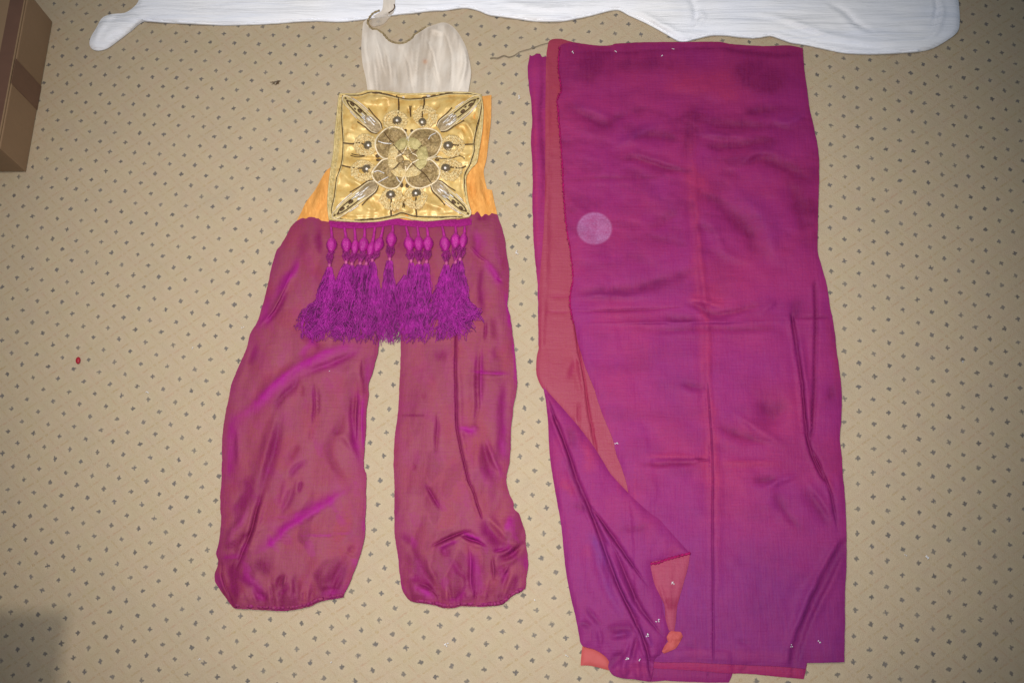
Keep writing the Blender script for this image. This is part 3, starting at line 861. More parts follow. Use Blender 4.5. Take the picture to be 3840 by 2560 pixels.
lf = [
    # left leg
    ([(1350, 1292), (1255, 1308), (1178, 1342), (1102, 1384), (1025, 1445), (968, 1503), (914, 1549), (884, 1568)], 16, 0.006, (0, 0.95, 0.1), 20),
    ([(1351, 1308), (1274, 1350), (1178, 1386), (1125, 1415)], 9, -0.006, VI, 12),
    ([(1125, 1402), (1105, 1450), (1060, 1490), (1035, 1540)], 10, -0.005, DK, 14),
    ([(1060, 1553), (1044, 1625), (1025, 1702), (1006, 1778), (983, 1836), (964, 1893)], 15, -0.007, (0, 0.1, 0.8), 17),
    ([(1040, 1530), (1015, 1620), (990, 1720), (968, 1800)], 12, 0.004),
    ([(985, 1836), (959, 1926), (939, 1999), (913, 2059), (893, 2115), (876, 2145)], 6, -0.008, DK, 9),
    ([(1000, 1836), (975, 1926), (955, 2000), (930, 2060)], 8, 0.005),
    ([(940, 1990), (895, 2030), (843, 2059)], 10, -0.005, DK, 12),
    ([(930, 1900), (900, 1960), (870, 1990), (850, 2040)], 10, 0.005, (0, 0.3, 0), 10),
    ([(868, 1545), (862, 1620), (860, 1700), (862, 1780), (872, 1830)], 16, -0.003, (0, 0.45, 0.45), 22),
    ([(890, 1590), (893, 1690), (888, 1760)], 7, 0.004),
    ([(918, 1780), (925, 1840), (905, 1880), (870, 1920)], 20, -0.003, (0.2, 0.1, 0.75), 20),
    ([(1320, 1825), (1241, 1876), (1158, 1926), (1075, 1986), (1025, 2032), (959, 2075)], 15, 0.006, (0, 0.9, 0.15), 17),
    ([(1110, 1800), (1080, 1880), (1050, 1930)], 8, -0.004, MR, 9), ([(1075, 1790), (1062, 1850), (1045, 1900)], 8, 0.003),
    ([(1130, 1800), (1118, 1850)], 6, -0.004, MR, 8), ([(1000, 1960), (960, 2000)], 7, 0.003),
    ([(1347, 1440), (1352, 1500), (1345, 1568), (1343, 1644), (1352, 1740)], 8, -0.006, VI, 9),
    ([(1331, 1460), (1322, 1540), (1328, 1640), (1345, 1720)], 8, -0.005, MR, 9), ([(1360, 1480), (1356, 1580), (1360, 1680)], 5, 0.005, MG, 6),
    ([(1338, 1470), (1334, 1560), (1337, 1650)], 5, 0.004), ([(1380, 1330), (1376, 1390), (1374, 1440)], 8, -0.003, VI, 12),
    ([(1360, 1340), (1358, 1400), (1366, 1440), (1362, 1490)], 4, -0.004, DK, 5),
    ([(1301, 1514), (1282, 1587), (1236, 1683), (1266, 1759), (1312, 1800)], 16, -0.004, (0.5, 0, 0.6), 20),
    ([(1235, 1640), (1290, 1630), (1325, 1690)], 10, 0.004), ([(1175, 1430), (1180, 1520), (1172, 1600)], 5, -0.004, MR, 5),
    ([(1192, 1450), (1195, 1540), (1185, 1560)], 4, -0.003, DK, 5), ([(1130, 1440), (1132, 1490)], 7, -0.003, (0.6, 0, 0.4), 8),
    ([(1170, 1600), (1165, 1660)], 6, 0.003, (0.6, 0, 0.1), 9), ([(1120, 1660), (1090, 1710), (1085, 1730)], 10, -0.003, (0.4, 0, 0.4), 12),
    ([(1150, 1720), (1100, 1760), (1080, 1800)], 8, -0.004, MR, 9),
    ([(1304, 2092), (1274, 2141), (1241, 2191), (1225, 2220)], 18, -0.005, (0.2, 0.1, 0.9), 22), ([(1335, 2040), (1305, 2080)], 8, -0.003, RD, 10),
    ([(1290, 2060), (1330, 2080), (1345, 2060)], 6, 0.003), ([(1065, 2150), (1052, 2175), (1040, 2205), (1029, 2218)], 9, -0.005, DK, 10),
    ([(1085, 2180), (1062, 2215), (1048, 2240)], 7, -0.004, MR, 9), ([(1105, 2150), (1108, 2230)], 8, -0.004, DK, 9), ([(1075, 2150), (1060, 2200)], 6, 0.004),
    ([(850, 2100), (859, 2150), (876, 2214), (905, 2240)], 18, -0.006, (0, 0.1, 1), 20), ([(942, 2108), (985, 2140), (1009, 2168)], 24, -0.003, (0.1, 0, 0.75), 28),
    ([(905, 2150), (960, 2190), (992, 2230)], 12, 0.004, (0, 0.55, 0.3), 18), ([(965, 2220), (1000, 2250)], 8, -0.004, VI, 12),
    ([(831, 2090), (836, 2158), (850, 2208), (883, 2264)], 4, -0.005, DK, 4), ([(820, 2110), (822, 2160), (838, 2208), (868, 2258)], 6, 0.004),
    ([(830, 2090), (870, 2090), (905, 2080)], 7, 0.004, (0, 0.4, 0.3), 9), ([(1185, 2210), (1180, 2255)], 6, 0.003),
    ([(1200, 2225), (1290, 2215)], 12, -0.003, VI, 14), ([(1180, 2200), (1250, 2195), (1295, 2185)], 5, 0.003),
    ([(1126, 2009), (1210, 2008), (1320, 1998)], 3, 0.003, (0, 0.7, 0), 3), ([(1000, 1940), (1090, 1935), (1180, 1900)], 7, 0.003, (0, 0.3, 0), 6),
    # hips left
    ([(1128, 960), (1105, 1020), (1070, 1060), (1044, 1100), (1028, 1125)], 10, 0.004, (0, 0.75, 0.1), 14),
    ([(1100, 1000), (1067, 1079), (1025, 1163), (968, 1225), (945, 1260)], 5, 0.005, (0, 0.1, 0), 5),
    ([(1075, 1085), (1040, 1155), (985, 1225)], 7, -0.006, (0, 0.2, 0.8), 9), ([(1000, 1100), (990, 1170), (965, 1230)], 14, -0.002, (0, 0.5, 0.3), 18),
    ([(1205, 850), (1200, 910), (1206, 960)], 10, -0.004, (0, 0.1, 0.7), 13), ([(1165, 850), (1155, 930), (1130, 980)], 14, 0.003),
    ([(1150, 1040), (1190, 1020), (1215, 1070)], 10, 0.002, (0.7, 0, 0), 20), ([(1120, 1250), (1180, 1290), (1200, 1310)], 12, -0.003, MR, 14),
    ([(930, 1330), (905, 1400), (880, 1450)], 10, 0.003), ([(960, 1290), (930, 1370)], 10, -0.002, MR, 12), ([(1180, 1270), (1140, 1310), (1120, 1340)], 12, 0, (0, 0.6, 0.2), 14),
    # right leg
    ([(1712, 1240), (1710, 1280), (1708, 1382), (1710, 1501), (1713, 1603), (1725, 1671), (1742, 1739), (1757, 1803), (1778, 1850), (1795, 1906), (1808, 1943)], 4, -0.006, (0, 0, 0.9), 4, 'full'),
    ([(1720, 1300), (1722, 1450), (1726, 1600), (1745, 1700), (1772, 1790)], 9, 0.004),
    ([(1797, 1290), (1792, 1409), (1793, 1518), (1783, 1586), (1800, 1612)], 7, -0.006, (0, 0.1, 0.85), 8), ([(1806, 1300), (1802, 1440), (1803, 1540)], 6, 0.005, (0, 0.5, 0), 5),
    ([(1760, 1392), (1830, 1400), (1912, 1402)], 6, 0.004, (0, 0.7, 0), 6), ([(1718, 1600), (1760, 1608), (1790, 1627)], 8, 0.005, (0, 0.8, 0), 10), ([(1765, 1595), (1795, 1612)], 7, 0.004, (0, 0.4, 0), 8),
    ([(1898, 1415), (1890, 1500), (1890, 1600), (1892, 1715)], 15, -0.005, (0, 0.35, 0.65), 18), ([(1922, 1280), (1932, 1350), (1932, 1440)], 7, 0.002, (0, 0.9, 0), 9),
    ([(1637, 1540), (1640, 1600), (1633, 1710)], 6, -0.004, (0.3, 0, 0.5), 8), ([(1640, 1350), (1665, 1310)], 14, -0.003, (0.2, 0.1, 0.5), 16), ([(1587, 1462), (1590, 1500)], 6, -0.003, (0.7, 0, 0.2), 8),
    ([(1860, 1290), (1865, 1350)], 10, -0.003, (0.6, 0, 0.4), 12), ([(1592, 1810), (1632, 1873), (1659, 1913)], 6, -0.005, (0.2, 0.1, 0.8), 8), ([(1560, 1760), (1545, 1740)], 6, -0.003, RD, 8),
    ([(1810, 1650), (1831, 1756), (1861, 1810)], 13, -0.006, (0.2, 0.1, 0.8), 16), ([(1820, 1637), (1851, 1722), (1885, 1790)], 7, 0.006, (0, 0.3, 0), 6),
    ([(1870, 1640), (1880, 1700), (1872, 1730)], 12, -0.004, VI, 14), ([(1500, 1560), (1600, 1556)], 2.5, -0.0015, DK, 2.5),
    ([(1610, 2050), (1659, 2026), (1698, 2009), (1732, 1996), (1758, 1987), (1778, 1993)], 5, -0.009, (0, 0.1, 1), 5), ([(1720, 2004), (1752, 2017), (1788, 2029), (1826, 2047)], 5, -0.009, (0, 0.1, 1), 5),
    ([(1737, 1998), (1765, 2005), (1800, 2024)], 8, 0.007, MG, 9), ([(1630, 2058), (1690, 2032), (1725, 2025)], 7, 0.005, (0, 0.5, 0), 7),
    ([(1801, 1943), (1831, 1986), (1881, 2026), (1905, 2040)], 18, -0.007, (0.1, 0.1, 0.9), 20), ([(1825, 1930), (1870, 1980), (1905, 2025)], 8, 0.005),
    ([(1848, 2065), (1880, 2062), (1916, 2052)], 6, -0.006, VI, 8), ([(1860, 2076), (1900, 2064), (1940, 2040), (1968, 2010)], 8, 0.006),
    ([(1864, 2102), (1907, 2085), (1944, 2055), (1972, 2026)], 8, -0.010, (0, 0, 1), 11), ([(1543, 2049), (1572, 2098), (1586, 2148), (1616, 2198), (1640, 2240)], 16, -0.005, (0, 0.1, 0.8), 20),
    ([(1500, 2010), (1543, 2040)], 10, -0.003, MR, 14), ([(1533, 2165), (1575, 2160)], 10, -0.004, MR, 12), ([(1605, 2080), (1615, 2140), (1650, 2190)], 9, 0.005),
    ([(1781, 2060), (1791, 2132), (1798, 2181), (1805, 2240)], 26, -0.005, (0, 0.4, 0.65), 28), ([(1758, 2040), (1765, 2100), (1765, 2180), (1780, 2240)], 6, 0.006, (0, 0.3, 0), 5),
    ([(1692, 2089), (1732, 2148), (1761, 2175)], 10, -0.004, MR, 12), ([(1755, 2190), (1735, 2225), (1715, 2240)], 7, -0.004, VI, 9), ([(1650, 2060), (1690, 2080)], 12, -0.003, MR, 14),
    ([(1844, 2082), (1852, 2148), (1850, 2175)], 5, 0.005), ([(1868, 2120), (1880, 2170)], 12, -0.004, (0, 0.2, 0.5), 14), ([(1915, 2125), (1898, 2160), (1884, 2200)], 7, -0.005, VI, 8),
    ([(1908, 2120), (1890, 2150)], 5, 0.004), ([(1945, 2150), (1930, 2200), (1905, 2240)], 9, -0.005, (0, 0.1, 0.9), 12), ([(1970, 2070), (1972, 2140)], 8, -0.003, VI, 10),
    ([(1549, 2191), (1599, 2218), (1632, 2244)], 9, -0.004, (0, 0.7, 0.2), 12), ([(1560, 2180), (1610, 2200), (1650, 2245)], 5, 0.004), ([(1914, 1930), (1905, 1960), (1895, 1990)], 14, 0.003, (0, 0.8, 0), 16),
    ([(1670, 2250), (1720, 2245), (1750, 2215)], 10, -0.004, VI, 12), ([(1860, 2240), (1900, 2235)], 9, -0.004, DK, 12),
    # hips right
    ([(1815, 975), (1852, 1018), (1882, 1068)], 9, 0.004, (0, 0.7, 0), 14), ([(1756, 915), (1802, 964), (1838, 985)], 4, 0.004, (0, 0.2, 0), 4), ([(1859, 1040), (1884, 1058)], 4, -0.004, VI, 5),
    ([(1813, 985), (1809, 1094), (1818, 1190)], 10, -0.004, MR, 13), ([(1894, 1094), (1905, 1180), (1912, 1240)], 8, 0.002, MG, 10), ([(1802, 800), (1800, 830)], 14, -0.003, (0, 0.1, 0.8), 18),
    ([(1772, 860), (1790, 920), (1776, 960)], 10, -0.003, (0, 0.5, 0.3), 14), ([(1760, 800), (1757, 860), (1752, 910)], 4, 0.003, (0, 0.4, 0), 5), ([(1880, 960), (1890, 1020)], 9, 0, (0.6, 0, 0.3), 12),
    ([(1822, 1200), (1818, 1280)], 4, -0.004, MR, 6), ([(1855, 1180), (1860, 1280)], 12, -0.003, (0.4, 0, 0.5), 14),
]


def dye_shade_leg(P, d, h, dye_shade):
    x, y = P[:, 0], P[:, 1]
    h += 0.0030 * fbm(x / 85, y / 230, 1, 2) + 0.0009 * fbm((x + y * 0.4) / 40, (y - x * 0.3) / 120, 4, 2)
    # small crush creases
    gap, cid = cells(x, y, 62, 2.3, 0.16, 5)
    gap2, cid2 = cells(x, y, 30, 2.0, -0.35, 2)
    lz = 0.55 + 0.6 * smooth((y - 1700) / 400)
    h += lz * (0.0022 * np.minimum(gap, 0.6) * (cid - 0.35) * 2 + 0.0010 * np.minimum(gap2, 0.5) * (cid2 - 0.3))
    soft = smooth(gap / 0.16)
    dye_shade[:, 2] += lz * 0.45 * soft * smooth((cid - 0.62) / 0.15)
    dye_shade[:, 0] += lz * 0.5 * soft * smooth((0.35 - cid) / 0.2)
    dye_shade[:, 1] += lz * 0.30 * smooth(gap2 / 0.2) * smooth((cid2 - 0.86) / 0.08)
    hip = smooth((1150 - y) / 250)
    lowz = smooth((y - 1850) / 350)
    dye_shade[:, 2] += 0.28 * smooth((fbm((x + 0.25 * y) / 48, (y - 0.3 * x) / 120, 2, 3) - 0.10) / 0.16) * (0.55 + 0.45 * lowz) + 0.12 * hip
    dye_shade[:, 0] += 0.5 * smooth((fbm(x / 90, y / 120, 5, 3)) / 0.4)
    dye_shade[:, 1] += 0.12 * smooth((fbm((x - 0.4 * y) / 40, (y + 0.3 * x) / 110, 7, 3) - 0.18) / 0.2)
    # magenta shows where the cloth turns under at the outer edges
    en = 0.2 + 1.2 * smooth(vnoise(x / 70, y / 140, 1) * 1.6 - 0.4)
    dye_shade[:, 1] += 0.20 * np.exp(-d / 11.0) * en
    dye_shade[:, 2] += 0.15 * np.exp(-d / 16.0) * en
    # gathers above the elastic of both ankles
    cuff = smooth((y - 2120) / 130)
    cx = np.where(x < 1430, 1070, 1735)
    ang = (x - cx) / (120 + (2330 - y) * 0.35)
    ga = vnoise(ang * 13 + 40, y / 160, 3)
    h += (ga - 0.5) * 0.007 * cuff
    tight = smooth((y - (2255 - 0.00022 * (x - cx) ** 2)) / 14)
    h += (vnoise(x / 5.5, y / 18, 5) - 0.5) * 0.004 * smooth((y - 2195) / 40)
    dye_shade[:, 2] += 0.55 * cuff * smooth((0.5 - ga) / 0.2)  # shade in the gather valleys, put into the colour


leg_ref = [f[0] for f in lf if f[1] <= 6 and abs(f[2]) > 0.003]
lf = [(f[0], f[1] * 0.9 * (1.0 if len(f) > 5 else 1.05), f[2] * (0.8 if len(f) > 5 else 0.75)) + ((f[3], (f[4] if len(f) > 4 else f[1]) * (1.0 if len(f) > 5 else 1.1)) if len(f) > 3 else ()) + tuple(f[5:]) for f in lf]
lg, H_LEG0 = cloth('legs', legs, zero, M_LEG, tr, step=7.5, feats=lf, edge=(0.0040, 0.014, 62), dyefun=dye_shade_leg, fray=1.2, refine=leg_ref)


def H_LEG(P):
    return np.maximum(H_LEG0(P), H_YOKE(P))


# gathered ankle bands
for pts in ([(884, 2268), (932, 2270), (1005, 2275), (1058, 2277), (1108, 2272), (1158, 2262), (1191, 2247), (1234, 2237), (1283, 2228)],
            [(1560, 2250), (1632, 2258), (1665, 2267), (1699, 2268), (1732, 2261), (1815, 2263), (1878, 2257), (1921, 2226), (1962, 2205)]):
    c = curve(pts, 4)
    r = np.random.RandomState(len(pts) + int(pts[0][0]))
    hz = H_LEG(c)
    c = c + (r.rand(*c.shape) - 0.5) * 4
    V, F = tube_geo(W(c[:, 0], c[:, 1], np.maximum(hz * 0.5, 0.003) + r.rand(len(c)) * 0.003), 0.0018 + 0.0024 * np.convolve(r.rand(len(c) + 2), [.3, .4, .3], 'valid'), 7)
    dd = np.zeros((len(V), 3)); dd[:, 2] = np.repeat(r.rand(len(c)), 7) * 0.9; dd[:, 1] = np.repeat(r.rand(len(c)), 7) * 0.5
    mesh_obj('ankle_band', V, F, M_LEG, tr, dye_shade=dd)

# ------------------------------------------------------------------ sheer neck piece
vl = thing('sheer_neck_piece', 1550, 240, 'sheer cream gauze piece with gold cord neckline above the gold panel', 'gauze yoke')
veil = [(1377, 73), (1363, 84), (1357, 134), (1355, 191), (1361, 249), (1371, 291), (1378, 337), (1385, 400), (1600, 410), (1750, 400), (1757, 341), (1766, 275), (1757, 210), (1742, 165),
        (1717, 122), (1692, 96), (1664, 85), (1633, 92), (1602, 103), (1583, 115), (1553, 134), (1530, 153), (1499, 163), (1468, 153), (1445, 134), (1426, 119), (1399, 109), (1382, 96)]


def dye_veil(P, d, h, dye_shade):
    x, y = P[:, 0], P[:, 1]
    n = fbm((x + (y - 300) * 0.12 * np.sign(x - 1560)) / 17, y / 130, 3, 3)
    h += 0.004 * n + 0.002
    dye_shade[:, 1] += np.exp(-d / 7) * 1.0 + smooth(n / 0.5) * 0.6
    dye_shade[:, 0] += 0.8 * np.exp(-((x - 1594) ** 2 + (y - 232) ** 2) / 8 ** 2)


vf = [([(1405, 120), (1425, 200), (1450, 300)], 6, 0.005, (0, 0.8, 0), 7), ([(1440, 160), (1460, 240), (1465, 330)], 6, 0.004, (0, 0.8, 0), 7), ([(1510, 180), (1535, 250), (1545, 330)], 6, 0.004, (0, 0.8, 0), 8),
      ([(1590, 130), (1625, 200), (1650, 330)], 6, 0.005, (0, 0.9, 0), 7), ([(1660, 100), (1695, 200), (1690, 330)], 6, 0.004, (0, 0.8, 0), 7), ([(1735, 170), (1748, 240), (1725, 330)], 7, 0.005, (0, 1, 0), 9),
      ([(1610, 110), (1650, 122), (1668, 118)], 6, 0.004, (0, 0.9, 0), 7), ([(1375, 110), (1372, 200), (1390, 330)], 8, 0.003, (0, 0.9, 0), 9),
      ([(1480, 200), (1500, 330)], 7, -0.003, (0, 0, 0.3), 9), ([(1610, 200), (1600, 330)], 7, -0.003, (0, 0, 0.3), 10)]
vo, H_VEIL = cloth('gauze_front', veil, None, M_SHEER, vl, step=6, feats=vf, edge=(0.002, 0.004, 16), dyefun=dye_veil)
# strap lying over the white cotton


def strap_low(P):
    return H_WHITE(P) + 0.0006


strap = [(1436, -160), (1434, -60), (1437, 0), (1436, 20), (1430, 42), (1400, 62), (1388, 80), (1386, 92), (1400, 100), (1425, 96), (1441, 88), (1455, 72), (1474, 52), (1480, 20), (1482, 0), (1488, -60), (1492, -160)]


def dye_strap(P, d, h, dye_shade):
    h += 0.004 * fbm(P[:, 0] / 10, P[:, 1] / 50, 5, 2)
    dye_shade[:, 1] += 0.15 * np.exp(-d / 8)
    dye_shade[:, 2] += 0.7 * smooth((P[:, 1] - 52) / 20)
    dye_shade[:, 1] += 0.8 * smooth((52 - P[:, 1]) / 20)


cloth('gauze_strap', strap, strap_low, M_SHEER, vl, step=6, edge=(0.001, 0.004, 10), dyefun=dye_strap)


def cord(name, pts, rad, mat, parent, hf, lift=0.0006, step=4, twist=0.0, n=6, seed=0, flat=1.0):
    c = curve(pts, step)
    r = np.random.RandomState(seed)
    hz = hf(c[:, :2]) if hf else np.zeros(len(c))
    k = np.ones(3) / 3
    hz = np.convolve(np.r_[hz[0], hz, hz[-1]], k, 'valid')
    rr = rad * (1 + twist * np.sin(np.arange(len(c)) * 1.9)) * (1 + 0.15 * (r.rand(len(c)) - 0.5))
    V, F = tube_geo(W(c[:, 0], c[:, 1], hz + lift + rad * 0.6), rr, n, flat=flat)
    return mesh_obj(name, V, F, mat, parent)


def H_VW(P):
    return np.maximum(H_VEIL(P), H_WHITE(P))


cord('neck_cord', [(1424, 40), (1400, 50), (1385, 68), (1378, 84), (1386, 100), (1397, 109), (1412, 111), (1424, 118), (1436, 126), (1446, 138), (1460, 152), (1478, 160), (1499, 163), (1518, 160), (1532, 152),
                   (1545, 143), (1553, 132), (1565, 124), (1580, 112), (1597, 103)], 0.0019, M_CORD, vl, H_VW, twist=0.25, seed=2)
cord('loop_cord', [(1478, 17), (1480, 28), (1474, 38), (1466, 44), (1457, 50)], 0.0011, M_BROWN, vl, H_VW, lift=0.004)

# ------------------------------------------------------------------ gold embroidered panel with tassels
gp = thing('embroidered_gold_panel', 1500, 590, 'square gold satin panel with bronze petal flower and purple tassel fringe on the trousers', 'embroidered panel')


def q2(x, y):                       # close-up pixels of the panel to photograph pixels
    return (1150 + x / 2.6133, 300 + y / 2.6133)


panel = [(1272, 350), (1334, 350), (1380, 338), (1456, 342), (1514, 350), (1609, 348), (1686, 344), (1762, 346), (1807, 355), (1814, 415), (1810, 491), (1797, 568), (1789, 610),
         (1768, 634), (1750, 664), (1750, 702), (1757, 752), (1768, 797), (1757, 815), (1686, 822), (1609, 830), (1552, 826), (1514, 818), (1475, 822), (1418, 832), (1341, 834), (1284, 830), (1232, 825),
         (1227, 780), (1227, 740), (1232, 683), (1240, 625), (1249, 568), (1253, 510), (1261, 434), (1268, 369)]
STUD = [q2(887, 395), q2(1133, 412), q2(605, 637), q2(1385, 640), q2(590, 870), q2(1360, 860), q2(825, 1120), q2(1072, 1108)]
PC = q2(985, 755)


def low_panel(P):
    return np.maximum(H_LEG(P), H_VEIL(P)) * 0.55 + 0.003


def dye_panel(P, d, h, dye_shade):
    x, y = P[:, 0], P[:, 1]
    rx, ry = x - PC[0], y - PC[1]
    a = np.arctan2(ry, rx)
    rad = np.hypot(rx, ry)
    pull = fbm(a * 5.5 + 10, rad / 120, 2, 2)
    h += 0.0045 * pull * smooth((rad - 90) / 60) + 0.0055 * fbm((x + 0.3 * y) / 60, (y - 0.2 * x) / 40, 4, 1) + 0.0016 * fbm(x / 26, y / 22, 6, 1)
    cr = ridged(x / 33, y / 26, 1)
    h += 0.0010 * smooth((cr - 0.7) / 0.3)
    # padded swell around the flower
    h += 0.008 * np.exp(-(rad / 110) ** 4)
    for sx, sy in STUD:
        h += 0.0045 * np.exp(-(((x - sx) ** 2 + (y - sy) ** 2) / 40 ** 2) ** 1.5)
    h += -0.004 * np.exp(-((d - 16) / 5) ** 2)


pf = [([q2(420, 440), q2(520, 420), q2(640, 480)], 7, 0.004), ([q2(400, 480), q2(480, 500), q2(560, 520)], 6, -0.003), ([q2(360, 690), q2(430, 650), q2(500, 670)], 7, 0.003),
      ([q2(380, 960), q2(470, 990), q2(560, 1030)], 8, 0.004), ([q2(600, 200), q2(760, 170), q2(860, 200)], 8, 0.004), ([q2(1150, 230), q2(1300, 200), q2(1430, 180)], 8, 0.003),
      ([q2(1450, 430), q2(1560, 420), q2(1620, 520), q2(1640, 620)], 7, 0.006), ([q2(1430, 470), q2(1530, 460), q2(1590, 560)], 8, -0.004), ([q2(1440, 700), q2(1560, 720), q2(1640, 700)], 7, 0.004),
      ([q2(1650, 700), q2(1640, 790), q2(1580, 840)], 8, 0.006), ([q2(1380, 930), q2(1500, 960), q2(1545, 1010)], 8, 0.004), ([q2(760, 1270), q2(900, 1250), q2(1050, 1290)], 7, 0.004),
      ([q2(830, 1330), q2(935, 1290), q2(1050, 1330)], 6, 0.004), ([q2(1000, 250), q2(1010, 320), q2(1015, 400)], 6, -0.004), ([q2(950, 1090), q2(945, 1180), q2(955, 1260)], 6, -0.004),
      ([q2(540, 1230), q2(640, 1270), q2(740, 1250)], 7, 0.003), ([q2(1150, 1180), q2(1240, 1230), q2(1360, 1250)], 8, 0.004)]
pn, H_PAN = cloth('satin_ground', panel, low_panel, M_GOLD, gp, step=5, feats=pf, edge=(0.0015, 0.0055, 14), dyefun=dye_panel, under=-0.003)


def hp(P):
    return H_PAN(np.asarray(P, float))


def on(pts):
    return [q2(*p) for p in pts]


# outer braid round the edge, gathered strip down both sides
ring = curve(panel, 4, True)
cen = ring.mean(0)
nrm_ = np.stack([np.gradient(ring[:, 1]), -np.gradient(ring[:, 0])], 1)
nrm_ /= np.hypot(*nrm_.T)[:, None]
inn = ring - nrm_ * 4
if not inside(inn[5:6], ring)[0]:
    nrm_ = -nrm_
    inn = ring - nrm_ * 4
hz = hp(inn)
V, F = tube_geo(W(inn[:, 0], inn[:, 1], hz + 0.0008), 0.0019, 6)
mesh_obj('edge_braid', V, F, M_HEM, gp)
for side, (a, b) in (('l', (28, 35)), ('r', (8, 12))):
    seg = ring[(ring[:, 0] < 1275) & (ring[:, 1] > 365)] if side == 'l' else ring[(ring[:, 0] > 1785) & (ring[:, 1] > 365) & (ring[:, 1] < 640)]
    if side == 'r':
        seg = seg[np.argsort(seg[:, 1])]
    else:
        seg = seg[np.argsort(-seg[:, 1])]
    V, F = [], []
    r = np.random.RandomState(3)
    for k in range(0, len(seg), 1):
        p = seg[k]
        dxn = 1 if side == 'l' else -1
        L = np.array([(p[0] + dxn * t, p[1] + 1.5 * math.sin(t * 0.4 + k) + r.rand()) for t in np.linspace(2, 24, 6)])
        hz = hp(L)
        tube_geo(W(L[:, 0], L[:, 1], hz + 0.0002), 0.0010 * np.array([.6, 1, 1.1, 1.1, 1, .5]), 5, V, F)
    mesh_obj('gathered_strip', V, F, M_HEM, gp)

# brown and gold couched cords just inside the edge
bord = [[(350, 150), (345, 400), (357, 600), (348, 780), (325, 880), (295, 960), (270, 1150), (245, 1270), (262, 1350), (300, 1358), (420, 1372)],
        [(380, 150), (520, 150), (640, 122), (830, 158), (900, 175), (1000, 190), (1150, 180), (1300, 150), (1420, 132), (1620, 138), (1695, 158)],
        [(1700, 160), (1712, 250), (1690, 400), (1655, 520), (1640, 620), (1640, 700), (1600, 830), (1553, 920), (1548, 1050), (1575, 1180), (1610, 1300), (1570, 1340)],
        [(470, 1376), (560, 1372), (700, 1360), (850, 1330), (935, 1303), (1050, 1335), (1250, 1345), (1400, 1342), (1570, 1342)]]
for i, L in enumerate(bord):
    cord('border_cord', on(L), 0.0011, M_BROWN, gp, hp, lift=0.0002, seed=i)
    cord('border_piping', [(x + (3.5 if i in (0,) else -3.5 if i == 2 else 0), y + (4 if i == 1 else -4 if i == 3 else 0)) for x, y in on(L)], 0.0012, M_HEM, gp, hp, lift=0.0001, seed=i + 9)
# thick brown couching stitches
dash = [((640, 125), (740, 130), 15), ((745, 135), (860, 165), 14), ((880, 150), (885, 175), 9), ((905, 175), (965, 188), 9), ((1020, 188), (1075, 185), 8), ((1085, 184), (1125, 180), 7),
        ((1130, 175), (1180, 165), 10), ((1215, 160), (1265, 148), 8), ((1300, 142), (1355, 138), 9), ((1355, 130), (1435, 128), 10),
        ((342, 380), (350, 440), 8), ((348, 450), (355, 520), 6), ((1690, 380), (1670, 440), 7), ((1668, 440), (1655, 510), 6),
        ((525, 1368), (585, 1368), 9), ((590, 1366), (655, 1358), 9), ((705, 1358), (745, 1352), 8), ((760, 1346), (815, 1340), 9), ((845, 1332), (905, 1312), 8), ((905, 1306), (940, 1300), 7),
        ((1060, 1328), (1075, 1342), 9), ((1190, 1345), (1200, 1345), 6), ((1240, 1346), (1290, 1347), 7), ((1300, 1348), (1355, 1346), 7), ((322, 868), (322, 880), 7), ((293, 955), (296, 970), 7)]
for a, b, wd in dash:
    V, F = [], []
    L = np.array(on([a, ((a[0] + b[0]) / 2, (a[1] + b[1]) / 2), b]))
    L = curve(L, 3)
    tube_geo(W(L[:, 0], L[:, 1], hp(L) + 0.0022), mm(wd / 2.6) * 0.85 * np.sin(np.linspace(0.5, 2.64, len(L))), 6, V, F, flat=0.5)
    mesh_obj('couching_stitch', V, F, M_BROWN, gp)

